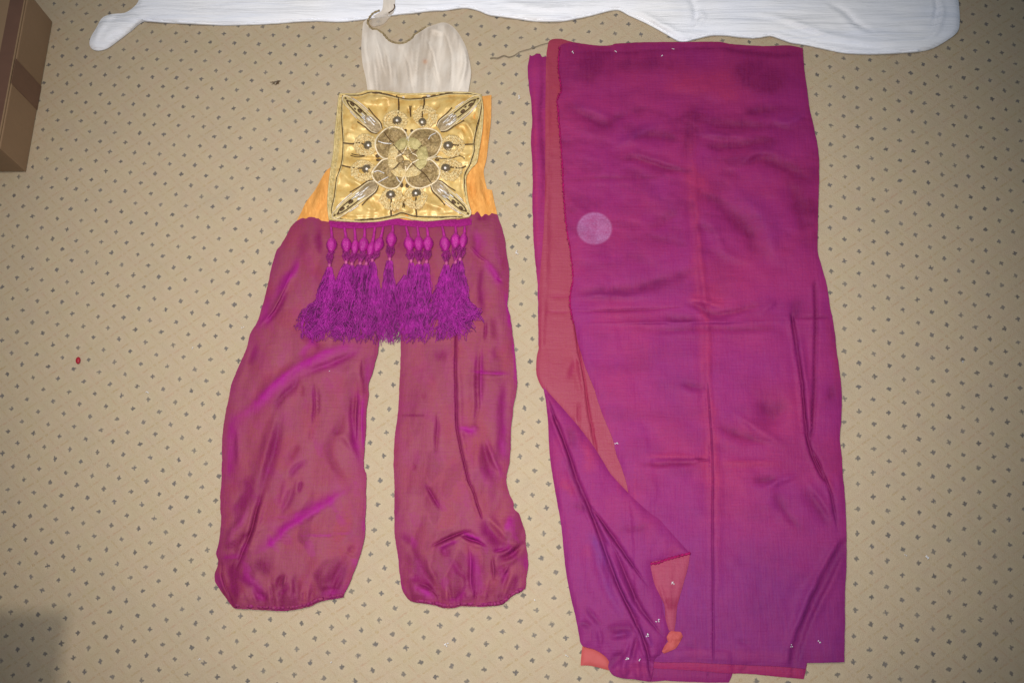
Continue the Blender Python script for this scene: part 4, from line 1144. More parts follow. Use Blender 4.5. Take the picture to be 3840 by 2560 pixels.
# eight studs: crochet shell, domed stud, white blob as its flash glint, thin cord to the border
cords8 = [[(893, 352), (903, 270), (898, 170)], [(1132, 370), (1135, 300), (1152, 235), (1150, 180)], [(562, 632), (520, 618), (440, 625), (362, 618)], [(1425, 632), (1470, 640), (1560, 632), (1645, 630)],
          [(548, 862), (500, 865), (420, 855), (345, 838)], [(1392, 852), (1460, 860), (1520, 862), (1560, 842)], [(832, 1160), (825, 1230), (828, 1335)], [(1072, 1150), (1068, 1230), (1080, 1345)]]
shell_off = [(-20, 10), (30, -50), (-30, 0), (40, 10), (-40, 20), (45, 20), (10, 50), (-10, 50)]
for i, (sx, sy) in enumerate(STUD):
    ox, oy = shell_off[i][0] / 2.61, shell_off[i][1] / 2.61
    V, F = [], []
    r = np.random.RandomState(i)
    for ringk, (rd, cnt, th) in enumerate(((38, 26, 0.0030), (27, 20, 0.0028), (17, 12, 0.0022))):
        for k in range(cnt):
            a = 2 * math.pi * k / cnt + r.rand() * 0.2
            px, py = sx + ox + rd * math.cos(a) * (0.95 + 0.15 * r.rand()), sy + oy + rd * 0.92 * math.sin(a)
            hz = hp([(px, py)])[0]
            c = W(px, py, hz)
            blob_geo(c, 1.5 * th * (0.7 + 0.7 * r.rand()), 1.3 * th * (0.6 + 0.5 * r.rand()), 0.0032, a + r.rand(), 7, 3, V, F)
    # raised scalloped rim
    A = np.linspace(0, 2 * math.pi, 40)
    L = np.stack([sx + ox + 41 * np.cos(A) * (1 + 0.05 * np.sin(7 * A)), sy + oy + 38 * np.sin(A) * (1 + 0.05 * np.sin(7 * A))], 1)
    tube_geo(W(L[:, 0], L[:, 1], hp(L) + 0.0008), 0.0012, 5, V, F)
    sh = mesh_obj('crochet_shell', V, F, M_SHELL, gp)
    hz = hp([(sx, sy)])[0]
    V, F = blob_geo(W(sx, sy, hz + 0.0022), 0.0078, 0.0074, 0.0056, 0, 18, 8)
    A = np.linspace(0, 2 * math.pi, 24)
    ringp = W(sx, sy, hz + 0.0015) + np.stack([0.008 * np.cos(A), 0.008 * np.sin(A), 0 * A], 1)
    tube_geo(ringp, 0.0009, 5, V, F)
    st = mesh_obj('stud', V, F, M_STUD, gp)
    V, F = blob_geo(W(sx, sy, hz + 0.0072) + np.array([-0.0004, -0.0006, 0]), 0.0023, 0.0023, 0.0022, 0, 12, 6)  # modelled highlight on the dome, no bead there
    mesh_obj('stud_glint', V, F, M_GLINT, st)
    cord('stud_cord', on(cords8[i]), 0.0014, M_BROWN, gp, hp, lift=0.0006, seed=i)

# four bronze petals round a small flower
pet = [[(988, 600), (975, 530), (930, 482), (860, 462), (790, 475), (725, 525), (682, 580), (672, 640), (700, 720), (755, 768), (825, 772), (905, 740), (960, 700)],
       [(998, 600), (1010, 545), (1070, 492), (1160, 476), (1240, 488), (1300, 530), (1325, 600), (1308, 665), (1270, 730), (1215, 762), (1150, 775), (1080, 745), (1020, 700)],
       [(820, 770), (745, 785), (690, 840), (642, 910), (660, 975), (715, 1022), (800, 1062), (880, 1055), (930, 995), (955, 925), (970, 850), (930, 790)],
       [(968, 925), (985, 1000), (1040, 1048), (1120, 1060), (1205, 1032), (1270, 990), (1305, 915), (1290, 855), (1235, 795), (1180, 775), (1080, 790), (1010, 840)]]


def low_pet(P):
    return hp(P) + 0.0005


HP = []
for i, L in enumerate(pet):
    c = np.array(on(L)).mean(0)

    def dyp(P, d, h, dye_shade, c=c, i=i):
        a = np.arctan2(P[:, 1] - c[1], P[:, 0] - c[0])
        h += 0.0016 * fbm(P[:, 0] / 7, P[:, 1] / 7, i, 3) + 0.0008 * np.sin(np.hypot(P[:, 0] - c[0], P[:, 1] - c[1]) / 2.5)
    po, ph = cloth('petal', on(L), low_pet, M_BRONZE, gp, step=3.5, edge=(0.0012, 0.0038, 10), dyefun=dyp)
    HP.append(ph)
    cl = curve(on(L), 3, True)
    cl = np.vstack([cl, cl[:1]])
    V, F = tube_geo(W(cl[:, 0], cl[:, 1], hp(cl) + 0.0022), 0.0017, 6)
    mesh_obj('petal_piping', V, F, M_PIPE, po)


def HF(P):
    P = np.asarray(P, float)
    z = hp(P)
    for f in HP:
        z = np.maximum(z, f(P))
    return z


for L, mt in (([(905, 640), (940, 610), (990, 600), (1050, 612), (1090, 650), (1065, 690), (1020, 680), (985, 672), (930, 690), (895, 672)], M_OLIVE),
              ([(830, 800), (832, 740), (850, 690), (878, 672), (905, 700), (895, 750), (900, 800), (870, 835), (842, 830)], M_PIPE),
              ([(1105, 690), (1135, 680), (1148, 720), (1150, 770), (1130, 820), (1090, 850), (1060, 820), (1075, 770), (1070, 730)], M_OLIVE),
              ([(870, 880), (920, 850), (975, 865), (1035, 845), (1085, 880), (1060, 905), (975, 920), (905, 910)], M_PIPE)):
    m2 = M_SHELL if mt is M_PIPE else mt
    L = [((x - 985) * 1.16 + 985, (y - 760) * 1.16 + 760) for x, y in L]
    cn = np.array(L).mean(0)
    L = [tuple(cn + (np.array(p) - cn) * 1.22) for p in L]
    cloth('inner_petal', on(L), lambda P: HF(P) + 0.0003, m2, gp, step=4, edge=(0.001, 0.0022, 6))
for i, (cx, cy, rx, ry) in enumerate(((985, 712, 42, 36), (915, 775, 40, 44), (1045, 765, 42, 40), (980, 815, 40, 36))):
    x, y = q2(cx, cy)
    V, F = blob_geo(W(x, y, HF([(x, y)])[0] + 0.0015), mm(rx / 2.6), mm(ry / 2.6), 0.003, 0, 14, 5, lump=0.08, seed=i)
    mesh_obj('flower_petal', V, F, M_BRONZE, gp)
x, y = q2(988, 748)
V, F = blob_geo(W(x, y, HF([(x, y)])[0] + 0.004), 0.0032, 0.0028, 0.003, 0, 12, 6, lump=0.2)
mesh_obj('flower_centre', V, F, M_SHELL, gp)
# quilting cords across the flower and veins
for i, L in enumerate(([(850, 635), (900, 690), (945, 735)], [(1030, 810), (1090, 870), (1160, 925), (1215, 1000)], [(1125, 640), (1075, 690), (1020, 725)], [(850, 875), (890, 835), (930, 790)],
                       [(765, 520), (800, 570), (850, 620)])):
    cord('quilting_cord', on(L), 0.0009, M_BROWN, gp, HF, lift=0.0012, seed=i)
for i, L in enumerate(([(700, 600), (760, 620), (830, 625)], [(1195, 580), (1215, 545), (1265, 520)], [(655, 905), (700, 890), (760, 915)], [(700, 1005), (760, 970), (800, 950)], [(880, 950), (900, 985), (930, 1010)],
                       [(1150, 765), (1165, 785), (1200, 785), (1240, 765), (1290, 750), (1330, 765)], [(975, 590), (990, 560), (1000, 600)])):
    cord('silver_vein', on(L), 0.0010, M_SILVER if i != 5 else M_PIPE, gp, HF, lift=0.0012, seed=i)
for cx, cy, rx, ry in ((968, 497, 16, 22), (1030, 500, 18, 20), (695, 745, 26, 22), (705, 785, 30, 16), (1275, 785, 26, 18), (1270, 755, 22, 14), (930, 1030, 18, 30), (985, 1035, 20, 26)):
    x, y = q2(cx, cy)
    V, F = blob_geo(W(x, y, hp([(x, y)])[0] + 0.001), mm(rx / 2.6), mm(ry / 2.6), 0.0016, 0, 8, 3)
    mesh_obj('dark_inlay', V, F, M_BROWN, gp)
for i, L in enumerate(([(1010, 255), (1012, 310), (1018, 360)], [(1024, 255), (1020, 310), (1022, 362)], [(430, 740), (500, 755), (570, 745)], [(440, 725), (510, 738), (580, 740)],
                       [(945, 1130), (950, 1200), (940, 1250)], [(960, 1150), (958, 1250)], [(1440, 760), (1500, 745), (1545, 765), (1540, 775)], [(1290, 770), (1380, 770), (1450, 760)])):
    cord('tendril_cord', on(L), 0.0009, M_BROWN, gp, hp, lift=0.0006, seed=i)

# four corner leaves
arms = [((715, 500), (360, 165)), ((1295, 480), (1695, 165)), ((680, 1010), (255, 1345)), ((1240, 1010), (1600, 1320))]
for i, (a, b) in enumerate(arms):
    a = np.array(a, float); b = np.array(b, float)
    u = (b - a); ln = np.hypot(*u); u /= ln
    nv = np.array([-u[1], u[0]])

    def pt(s, t):
        return tuple(a + u * s * ln + nv * t)
    out = [pt(0, -28), pt(0.12, -62), pt(0.35, -60), (pt(0.6, -56)), pt(0.85, -50), pt(0.98, -34), pt(1.02, 0), pt(0.97, 34), pt(0.80, 50), pt(0.5, 58), pt(0.3, 62), pt(0.1, 60), pt(0, 25)]
    lo_, lh = cloth('corner_leaf', on(out), low_pet, M_HEM, gp, step=4, edge=(0.0006, 0.0018, 8), dyefun=lambda P, d, h, dye_shade: h.__iadd__(0.0012 * fbm(P[:, 0] / 6, P[:, 1] / 6, 3, 2)))

    def HA(P, lh=lh):
        return np.maximum(hp(P), lh(np.asarray(P, float)))
    base = [pt(0.0, -20), pt(0.1, -50), pt(0.3, -46), pt(0.42, -20), pt(0.42, 22), pt(0.3, 48), pt(0.1, 46), pt(0, 20)]
    cloth('leaf_foot', on(base), lambda P, f=HA: f(P) + 0.0002, M_FOOT, lo_, step=4, edge=(0.0006, 0.0018, 6))
    V, F = [], []
    r = np.random.RandomState(i + 4)
    for k in range(12):
        s = 0.12 + 0.30 * r.rand(); t = (r.rand() - 0.5) * 74
        L = np.array(on([pt(s, t), pt(s + 0.03, t + 6 * (r.rand() - .5)), pt(s + 0.075 + 0.05 * r.rand(), t + 6 * (r.rand() - .5))]))
        L = curve(L, 3)
        tube_geo(W(L[:, 0], L[:, 1], HA(L) + 0.0026), mm(2.6) * np.sin(np.linspace(0.4, 2.9, len(L))), 5, V, F, flat=0.6)
    mesh_obj('silver_stitches', V, F, M_SILVER, lo_)['kind'] = 'stuff'
    for s, t, l2, wd in ((0.52, 8, 0.10, 17), (0.64, -8, 0.05, 9), (0.72, 6, 0.10, 15), (0.86, -2, 0.05, 11), (0.93, 4, 0.04, 12)):
        L = curve(np.array(on([pt(s, t), pt(s + l2 / 2, t), pt(s + l2, t)])), 3)
        V, F = tube_geo(W(L[:, 0], L[:, 1], HA(L) + 0.0016), mm(wd / 2.6) * np.sin(np.linspace(0.5, 2.64, len(L))), 6, None, None, flat=0.5)
        mesh_obj('brown_stitch', V, F, M_BROWN, lo_)
    for k, L in enumerate(([pt(0.42, -28), pt(0.6, -28), pt(0.8, -22), pt(0.9, -6), pt(0.8, 20), pt(0.6, 28), pt(0.42, 26)], [pt(0.0, -34), pt(0.1, -66), pt(0.3, -72), pt(0.45, -84)], [pt(0.0, 34), pt(0.1, 66), pt(0.3, 74), pt(0.48, 88)])):
        cord('leaf_cord', on(L), 0.0011, M_BROWN, lo_, HA, lift=0.0012, seed=k)
    for k, L in enumerate(([pt(0, -30), pt(0.12, -58), pt(0.35, -55), pt(0.6, -51), pt(0.85, -45), pt(0.97, -30), pt(1.01, 0), pt(0.96, 30), pt(0.78, 46), pt(0.5, 53), pt(0.3, 57), pt(0.1, 54), pt(0, 25)],
                           [pt(0.45, 70), pt(0.65, 66), pt(0.85, 52)], [pt(0.5, -66), pt(0.7, -60)])):
        cord('leaf_piping', on(L), 0.0008, M_PIPE if k == 0 else M_SILVER, lo_, HA, lift=0.0010, seed=k)

# fringe heading band


def q3(x, y):
    return (1050 + x / 2.6133, 750 + y / 2.6133)


band = [q3(*p) for p in ((478, 200), (700, 215), (900, 212), (1110, 180), (1300, 200), (1600, 195), (1880, 185), (1878, 240), (1750, 262), (1600, 258), (1450, 268), (1300, 262), (1110, 245), (950, 268), (800, 278), (600, 276), (490, 262))]


def low_band(P):
    return H_LEG(P) + 0.0004


cloth('fringe_heading', band, low_band, M_BAND, gp, step=4, edge=(0.001, 0.002, 5), fray=1.0, dyefun=lambda P, d, h, dye_shade: h.__iadd__(0.0014 * np.sin(P[:, 0] / 1.3) * np.sin(P[:, 1] / 2.0)))

# thirteen tassels
TS = [((500, 265), (505, 440), (485, 640), (365, 1340), 95), ((630, 270), (650, 440), (648, 612), (480, 1370), 85), ((730, 272), (735, 460), (705, 625), (590, 1365), 80), ((830, 275), (818, 440), (785, 620), (690, 1370), 80),
      ((930, 270), (890, 480), (845, 625), (800, 1375), 80), ((1010, 268), (965, 440), (905, 590), (870, 1390), 75), ((1105, 250), (1090, 390), (1075, 580), (1035, 1400), 62), ((1235, 262), (1265, 430), (1285, 600), (1235, 1370), 50),
      ((1345, 262), (1360, 430), (1365, 615), (1270, 1370), 75), ((1440, 265), (1450, 430), (1437, 605), (1380, 1375), 70), ((1590, 260), (1615, 430), (1632, 620), (1510, 1365), 80), ((1720, 262), (1720, 400), (1720, 610), (1630, 1360), 75),
      ((1810, 262), (1795, 400), (1765, 580), (1745, 1345), 80)]


DYE_S = []


def strand_bundle(root, tip, spread, ncount, seed, V, F, mids=()):
    """fine curling strands from the knot to a wide ragged end"""
    r = np.random.RandomState(seed)
    root = np.array(root, float); tip = np.array(tip, float)
    ax = tip - root
    L = np.hypot(*ax)
    u = ax / L; n = np.array([-u[1], u[0]])
    paths = []
    NS = 20
    lock = None
    for k in range(ncount):
        if k % 6 == 0:
            lock = (r.rand() * 2 - 1, r.rand(3) * 6.28, 5 + 6 * r.rand(), 11 + 10 * r.rand(), r.rand())
        e = (r.rand() * 2 - 1); e = lock[0] + 0.22 * e
        lenk = (0.52 + 0.50 * r.rand() ** 0.6)
        if k % 6 == 0:
            lenk *= 0.75
        t = np.linspace(0, 1, NS)
        w0 = 8 + spread * 1.15 * np.minimum(t * lenk * 1.5, 1) ** 0.7
        lat = e * w0 + (r.rand() - 0.5) * 8 * t
        c1, c2, c3 = lock[1] + (r.rand(3) - 0.5) * 1.1
        curl = (t * lenk) ** 0.8 * (11 * np.sin(t * lock[2] + c1) + 10 * np.sin(t * lock[3] * 1.2 + c2) + 4.5 * np.sin(t * 27 + c3))
        al = t * lenk * L + t * 9 * np.sin(t * 17 + c2)
        lowt = np.sin(np.pi * np.clip(t, 0, 1))
        p = root + u * al[:, None] + n * (lat + curl)[:, None]
        z = 0.0008 + (0.001 + 0.006 * lock[4] + 0.004 * r.rand()) * (0.35 + 0.65 * lowt) * (1 - 0.5 * min(abs(e), 1)) + 0.0016 * r.rand() * np.sin(t * 17 + c3) ** 2
        paths.append((p, z))
    allp = np.vstack([p for p, _ in paths])
    hz = np.maximum(H_LEG(allp), 0.0008)
    allz = np.concatenate([z for _, z in paths])
    Wp = W(allp[:, 0], allp[:, 1], hz + allz).reshape(len(paths), NS, 3)
    for q in range(len(paths)):
        rad = np.linspace(0.00105, 0.0007, NS)
        tube_geo(Wp[q], rad, 3, V, F, cap=False)
        DYE_S.append(np.repeat([[0, 0, min(1, 0.15 + 0.9 * r.rand() ** 1.6)]], 3 * NS, 0))


tassel_i = 0
for i, (a, b, c, e, sp) in enumerate(TS):
    a, b, c, e = q3(*a), q3(*b), q3(*c), q3(*e)
    ha = H_LEG(np.array([a, b, c])) + 0.001
    Lc = curve([a, ((a[0] + b[0]) / 2 + 2, (a[1] + b[1]) / 2), b], 4)
    V, F = tube_geo(W(Lc[:, 0], Lc[:, 1], H_LEG(Lc) + 0.003), 0.0022 + 0.0028 * np.linspace(0, 1, len(Lc)) ** 2, 7)
    tz = mesh_obj('tassel', V, F, M_BEAD, gp)
    # crochet bead: long diamond-netted oval
    u = np.array(c) - np.array(b)
    u = np.array([b[0] - a[0], b[1] - a[1]]) * 0.4 + u * 0.6
    u /= np.hypot(*u)
    p0 = np.array(b) - u * 29; p1 = np.array(b) + u * 27
    NB = 22
    LB = p0[None] + (p1 - p0)[None] * np.linspace(0, 1, NB)[:, None]
    prof = np.sin(np.linspace(0.12, 3.0, NB)) ** 0.8
    rw = (0.0082 if i not in (2, 4, 12) else 0.0062)
    hb = H_LEG(np.array([b]))[0]
    cen3 = W(LB[:, 0], LB[:, 1], hb + 0.0045)
    V, F = tube_geo(cen3, rw * prof + 0.0006, 18)
    V = np.array(V)
    # netted relief
    idx = np.arange(len(V)); row = idx // 18; colm = idx % 18
    rel_ = np.sin(row * 1.25 + colm * 1.05) * np.sin(row * 1.25 - colm * 1.05)
    cc = cen3[row]
    V = cc + (V - cc) * (1 + 0.17 * rel_)[:, None]
    mesh_obj('crochet_bead', V, F, M_BEAD, tz)
    # dark netted neck between bead and knot
    V, F = [], []
    r = np.random.RandomState(i + 50)
    q0 = p1 - u * 4
    for k in range(22):
        o0 = (r.rand() - 0.5) * 28; o1 = (r.rand() - 0.5) * 8; o2 = (r.rand() - 0.5) * 34
        nrm2 = np.array([-u[1], u[0]])
        m1 = (q0 * 0.62 + np.array(c) * 0.38) + nrm2 * o2
        L = curve([q0 + nrm2 * o0, m1, np.array(c) + nrm2 * o1], 4)
        hz = H_LEG(L)
        tube_geo(W(L[:, 0], L[:, 1], hz + 0.0015 + 0.004 * r.rand()), 0.0009, 4, V, F)
        for z in range(2):
            kk = L[int(r.rand() * (len(L) - 1))]
            blob_geo(W(kk[0], kk[1], H_LEG(kk[None])[0] + 0.003 + 0.002 * r.rand()), 0.0017, 0.0014, 0.0014, 0, 6, 3, V, F, below=-0.9)
    mesh_obj('netted_neck', V, F, M_NET, tz)
    hc = H_LEG(np.array([c]))[0]
    V, F = blob_geo(W(c[0], c[1], hc + 0.0045), 0.0030, 0.0040, 0.0030, 0, 10, 6, lump=0.15, seed=i, below=-0.9)
    mesh_obj('knot', V, F, M_KNOT, tz)
    V, F = [], []
    cc_ = np.array(c) + u * 6
    strand_bundle(cc_, e, sp * (0.36 if i < 6 else 0.27), 120 if i < 6 else 100, 100 + i, V, F)
    if i == 0:
        strand_bundle(q3(470, 900), q3(215, 1330), 26, 70, 300, V, F)
        strand_bundle(q3(480, 1000), q3(290, 1370), 24, 60, 301, V, F)
    if i == 7:
        strand_bundle(q3(1240, 740), q3(1035, 1385), 22, 100, 302, V, F)
    if i == 6:
        strand_bundle(q3(1080, 700), q3(1120, 1385), 18, 50, 306, V, F)
    if i == 12:
        strand_bundle(q3(1760, 900), q3(1900, 1180), 14, 60, 303, V, F)
        strand_bundle(q3(1780, 1130), q3(1960, 1100), 9, 40, 304, V, F)
        strand_bundle(q3(1740, 950), q3(1800, 1290), 22, 70, 305, V, F)
    fo = mesh_obj('fringe', V, F, M_FRINGE, tz, dye_shade=np.vstack(DYE_S))
    DYE_S.clear()
    fo['kind'] = 'stuff'

# ------------------------------------------------------------------ folded length of violet shot silk
tx = thing('folded_silk_length', 2620, 1350, 'long folded length of violet magenta shot silk with coral reverse and round chalk mark', 'folded cloth')
tx.location = TXL

strip1 = [(1986, 205), (1993, 210), (2002, 208), (2012, 201), (2026, 202), (2033, 214), (2046, 212), (2062, 230), (2062, 700), (2060, 1000), (2040, 1300), (2019, 1298), (2016, 1079), (2009, 1002), (2001, 900), (1998, 814), (1996, 743),
          (1997, 641), (1991, 539), (1995, 457), (1991, 381), (1983, 319), (1978, 268)]


def dye_tx(P, d, h, dye_shade):
    x, y = P[:, 0], P[:, 1]
    h += 0.0016 * fbm(x / 120, y / 90, 1, 3) + 0.0010 * fbm(x / 50, y / 50, 3, 2)
    big = fbm(x / 210, y / 170, 4, 3)
    med = fbm(x / 70, y / 55, 6, 3)
    dye_shade[:, 0] += np.clip(0.28 + 0.9 * big + 0.2 * med, 0, 1) * 0.7
    dye_shade[:, 2] += np.clip(0.9 * fbm(x / 150, y / 60, 2, 3) + 0.05, 0, 1) * 0.55
    dye_shade[:, 1] += np.clip(-0.6 * big + 0.1, 0, 1) * 0.22


s1, H_S1 = cloth('outer_layer', strip1, zero, M_TEXT, tx, step=9, edge=(0.0014, 0.003, 12), dyefun=dye_tx, fray=1.0,
                 feats=[([(2031, 205), (2036, 300), (2030, 420), (2040, 600), (2034, 800)], 7, -0.002, (0, 0, 0.7), 8), ([(2005, 215), (2003, 400), (2010, 700), (2014, 1000)], 8, 0.0015, (0.5, 0, 0), 8)])

strip2 = [(2055, 162), (2062, 152), (2078, 146), (2100, 146), (2122, 151), (2156, 161), (2300, 190), (2300, 600), (2300, 1100), (2400, 1500), (2480, 1850), (2420, 1930), (2357, 1856), (2291, 1785), (2242, 1708), (2174, 1612), (2103, 1530), (2037, 1458),
          (2021, 1431), (2012, 1400), (2012, 1339), (2020, 1298), (2020, 1181), (2022, 1090), (2028, 1000), (2036, 900), (2040, 830), (2044, 700), (2045, 400), (2048, 230)]


def low_s2(P):
    return H_S1(P) + 0.0004


def dye_rev(P, d, h, dye_shade):
    x, y = P[:, 0], P[:, 1]
    h += 0.0014 * fbm(x / 70, y / 120, 2, 3)
    dye_shade[:, 0] += 0.5 * smooth((700 - y) / 300) + 0.3 * fbm(x / 60, y / 120, 5, 2)
    dye_shade[:, 2] += 0.25 * np.clip(fbm(x / 50, y / 70, 6, 3), 0, 1) + 0.3 * smooth((560 - y) / 200) * np.exp(-((x - 2080) / 30) ** 2)


rf = [([(2060, 1115), (2100, 1112), (2140, 1110)], 7, -0.0015, (0.2, 0.3, 0.4), 9), ([(2040, 1175), (2100, 1172), (2150, 1172)], 4, -0.002, (0.1, 0.3, 0.4), 5), ([(2040, 580), (2075, 580), (2105, 582)], 5, -0.0015, (0, 0, 0.4), 6),
      ([(2163, 1340), (2150, 1390), (2128, 1430)], 12, -0.0025, (0.2, 0.2, 0.5), 12), ([(2154, 1206), (2169, 1310), (2190, 1420), (2206, 1530), (2236, 1690)], 4, -0.004, (0, 0.1, 1), 4, 'full'),
      ([(2165, 1300), (2182, 1400), (2200, 1500)], 7, 0.003), ([(2172, 1490), (2170, 1560), (2174, 1610)], 4, -0.004, (0, 0.1, 0.9), 4), ([(2054, 340), (2080, 318), (2100, 345)], 3, 0.001, (0.9, 0, 0), 3),
      ([(2046, 640), (2044, 700), (2042, 750)], 4, -0.002, (0, 0, 0.9), 4)]
s2, H_S2 = cloth('reverse_strip', strip2, low_s2, M_REV, tx, step=8, edge=(0.0010, 0.0028, 10), dyefun=dye_rev, feats=rf, fray=0.8, refine=[rf[4][0]])


def low_uu(P):
    return np.zeros(len(P))


und2 = [(2270, 2440), (2600, 2430), (2740, 2440), (2747, 2520), (2733, 2557), (2662, 2558), (2560, 2553), (2495, 2551), (2436, 2554), (2376, 2545), (2329, 2541), (2296, 2527), (2281, 2500)]
u2, H_U2 = cloth('lowest_layer', und2, low_uu, M_TEXT, tx, step=9, edge=(0.001, 0.002, 8), dyefun=lambda P, d, h, dye_shade: dye_shade.__iadd__(np.array([0.1, 0.2, 0.35])), fray=1.0,
                 feats=[([(2655, 2500), (2657, 2556)], 3, -0.001, (0, 0, 0.7), 3, 'full')])
und1 = [(2350, 2400), (2700, 2400), (3030, 2400), (3026, 2483), (3019, 2521), (3015, 2545), (2965, 2540), (2882, 2532), (2800, 2524), (2745, 2524), (2600, 2512), (2400, 2500), (2350, 2490)]
u1, H_U1 = cloth('middle_layer', und1, lambda P: H_U2(P) + 0.0003, M_TEXT, tx, step=9, edge=(0.001, 0.002, 8), dyefun=lambda P, d, h, dye_shade: dye_shade.__iadd__(np.array([0.75, 0, 0.15])), fray=1.0,
                 feats=[([(2970, 2470), (2966, 2540)], 3, -0.001, (0, 0, 0.7), 3, 'full'), ([(2800, 2490), (2770, 2520)], 5, -0.001, (0, 0, 0.6), 6)])

main = [(2097, 180), (2105, 168), (2130, 160), (2150, 159), (2200, 167), (2240, 171), (2288, 171), (2311, 164), (2377, 161), (2440, 159), (2510, 158), (2600, 158), (2699, 157), (2732, 164), (2799, 171), (2871, 173), (2954, 171),
        (2990, 176), (3011, 182), (3014, 239), (3026, 333), (3037, 411), (3051, 472), (3061, 522), (3071, 583), (3072, 655), (3069, 755), (3067, 850), (3066, 920), (3070, 960), (3084, 1008), (3099, 1061), (3111, 1138), (3126, 1215),
        (3138, 1317), (3150, 1406), (3157, 1495), (3155, 1573), (3149, 1644), (3156, 1704), (3160, 1780), (3165, 1819), (3171, 1908), (3174, 2010), (3174, 2105), (3169, 2236), (3168, 2355), (3167, 2481),
        (3025, 2484), (3020, 2505), (2900, 2496), (2760, 2490), (2600, 2482), (2450, 2478), (2400, 2440), (2380, 2200), (2370, 2000), (2352, 1822), (2312, 1702), (2297, 1645), (2256, 1543), (2226, 1451), (2195, 1374), (2169, 1288),
        (2154, 1216), (2141, 1176), (2136, 1114), (2146, 1053), (2144, 992), (2136, 900), (2129, 900), (2121, 840), (2113, 738), (2108, 636), (2103, 559), (2095, 457), (2088, 375), (2103, 340), (2093, 253)]


def low_main(P):
    return np.maximum(H_S2(P), np.maximum(H_U1(P), 0.0030)) + 0.0003


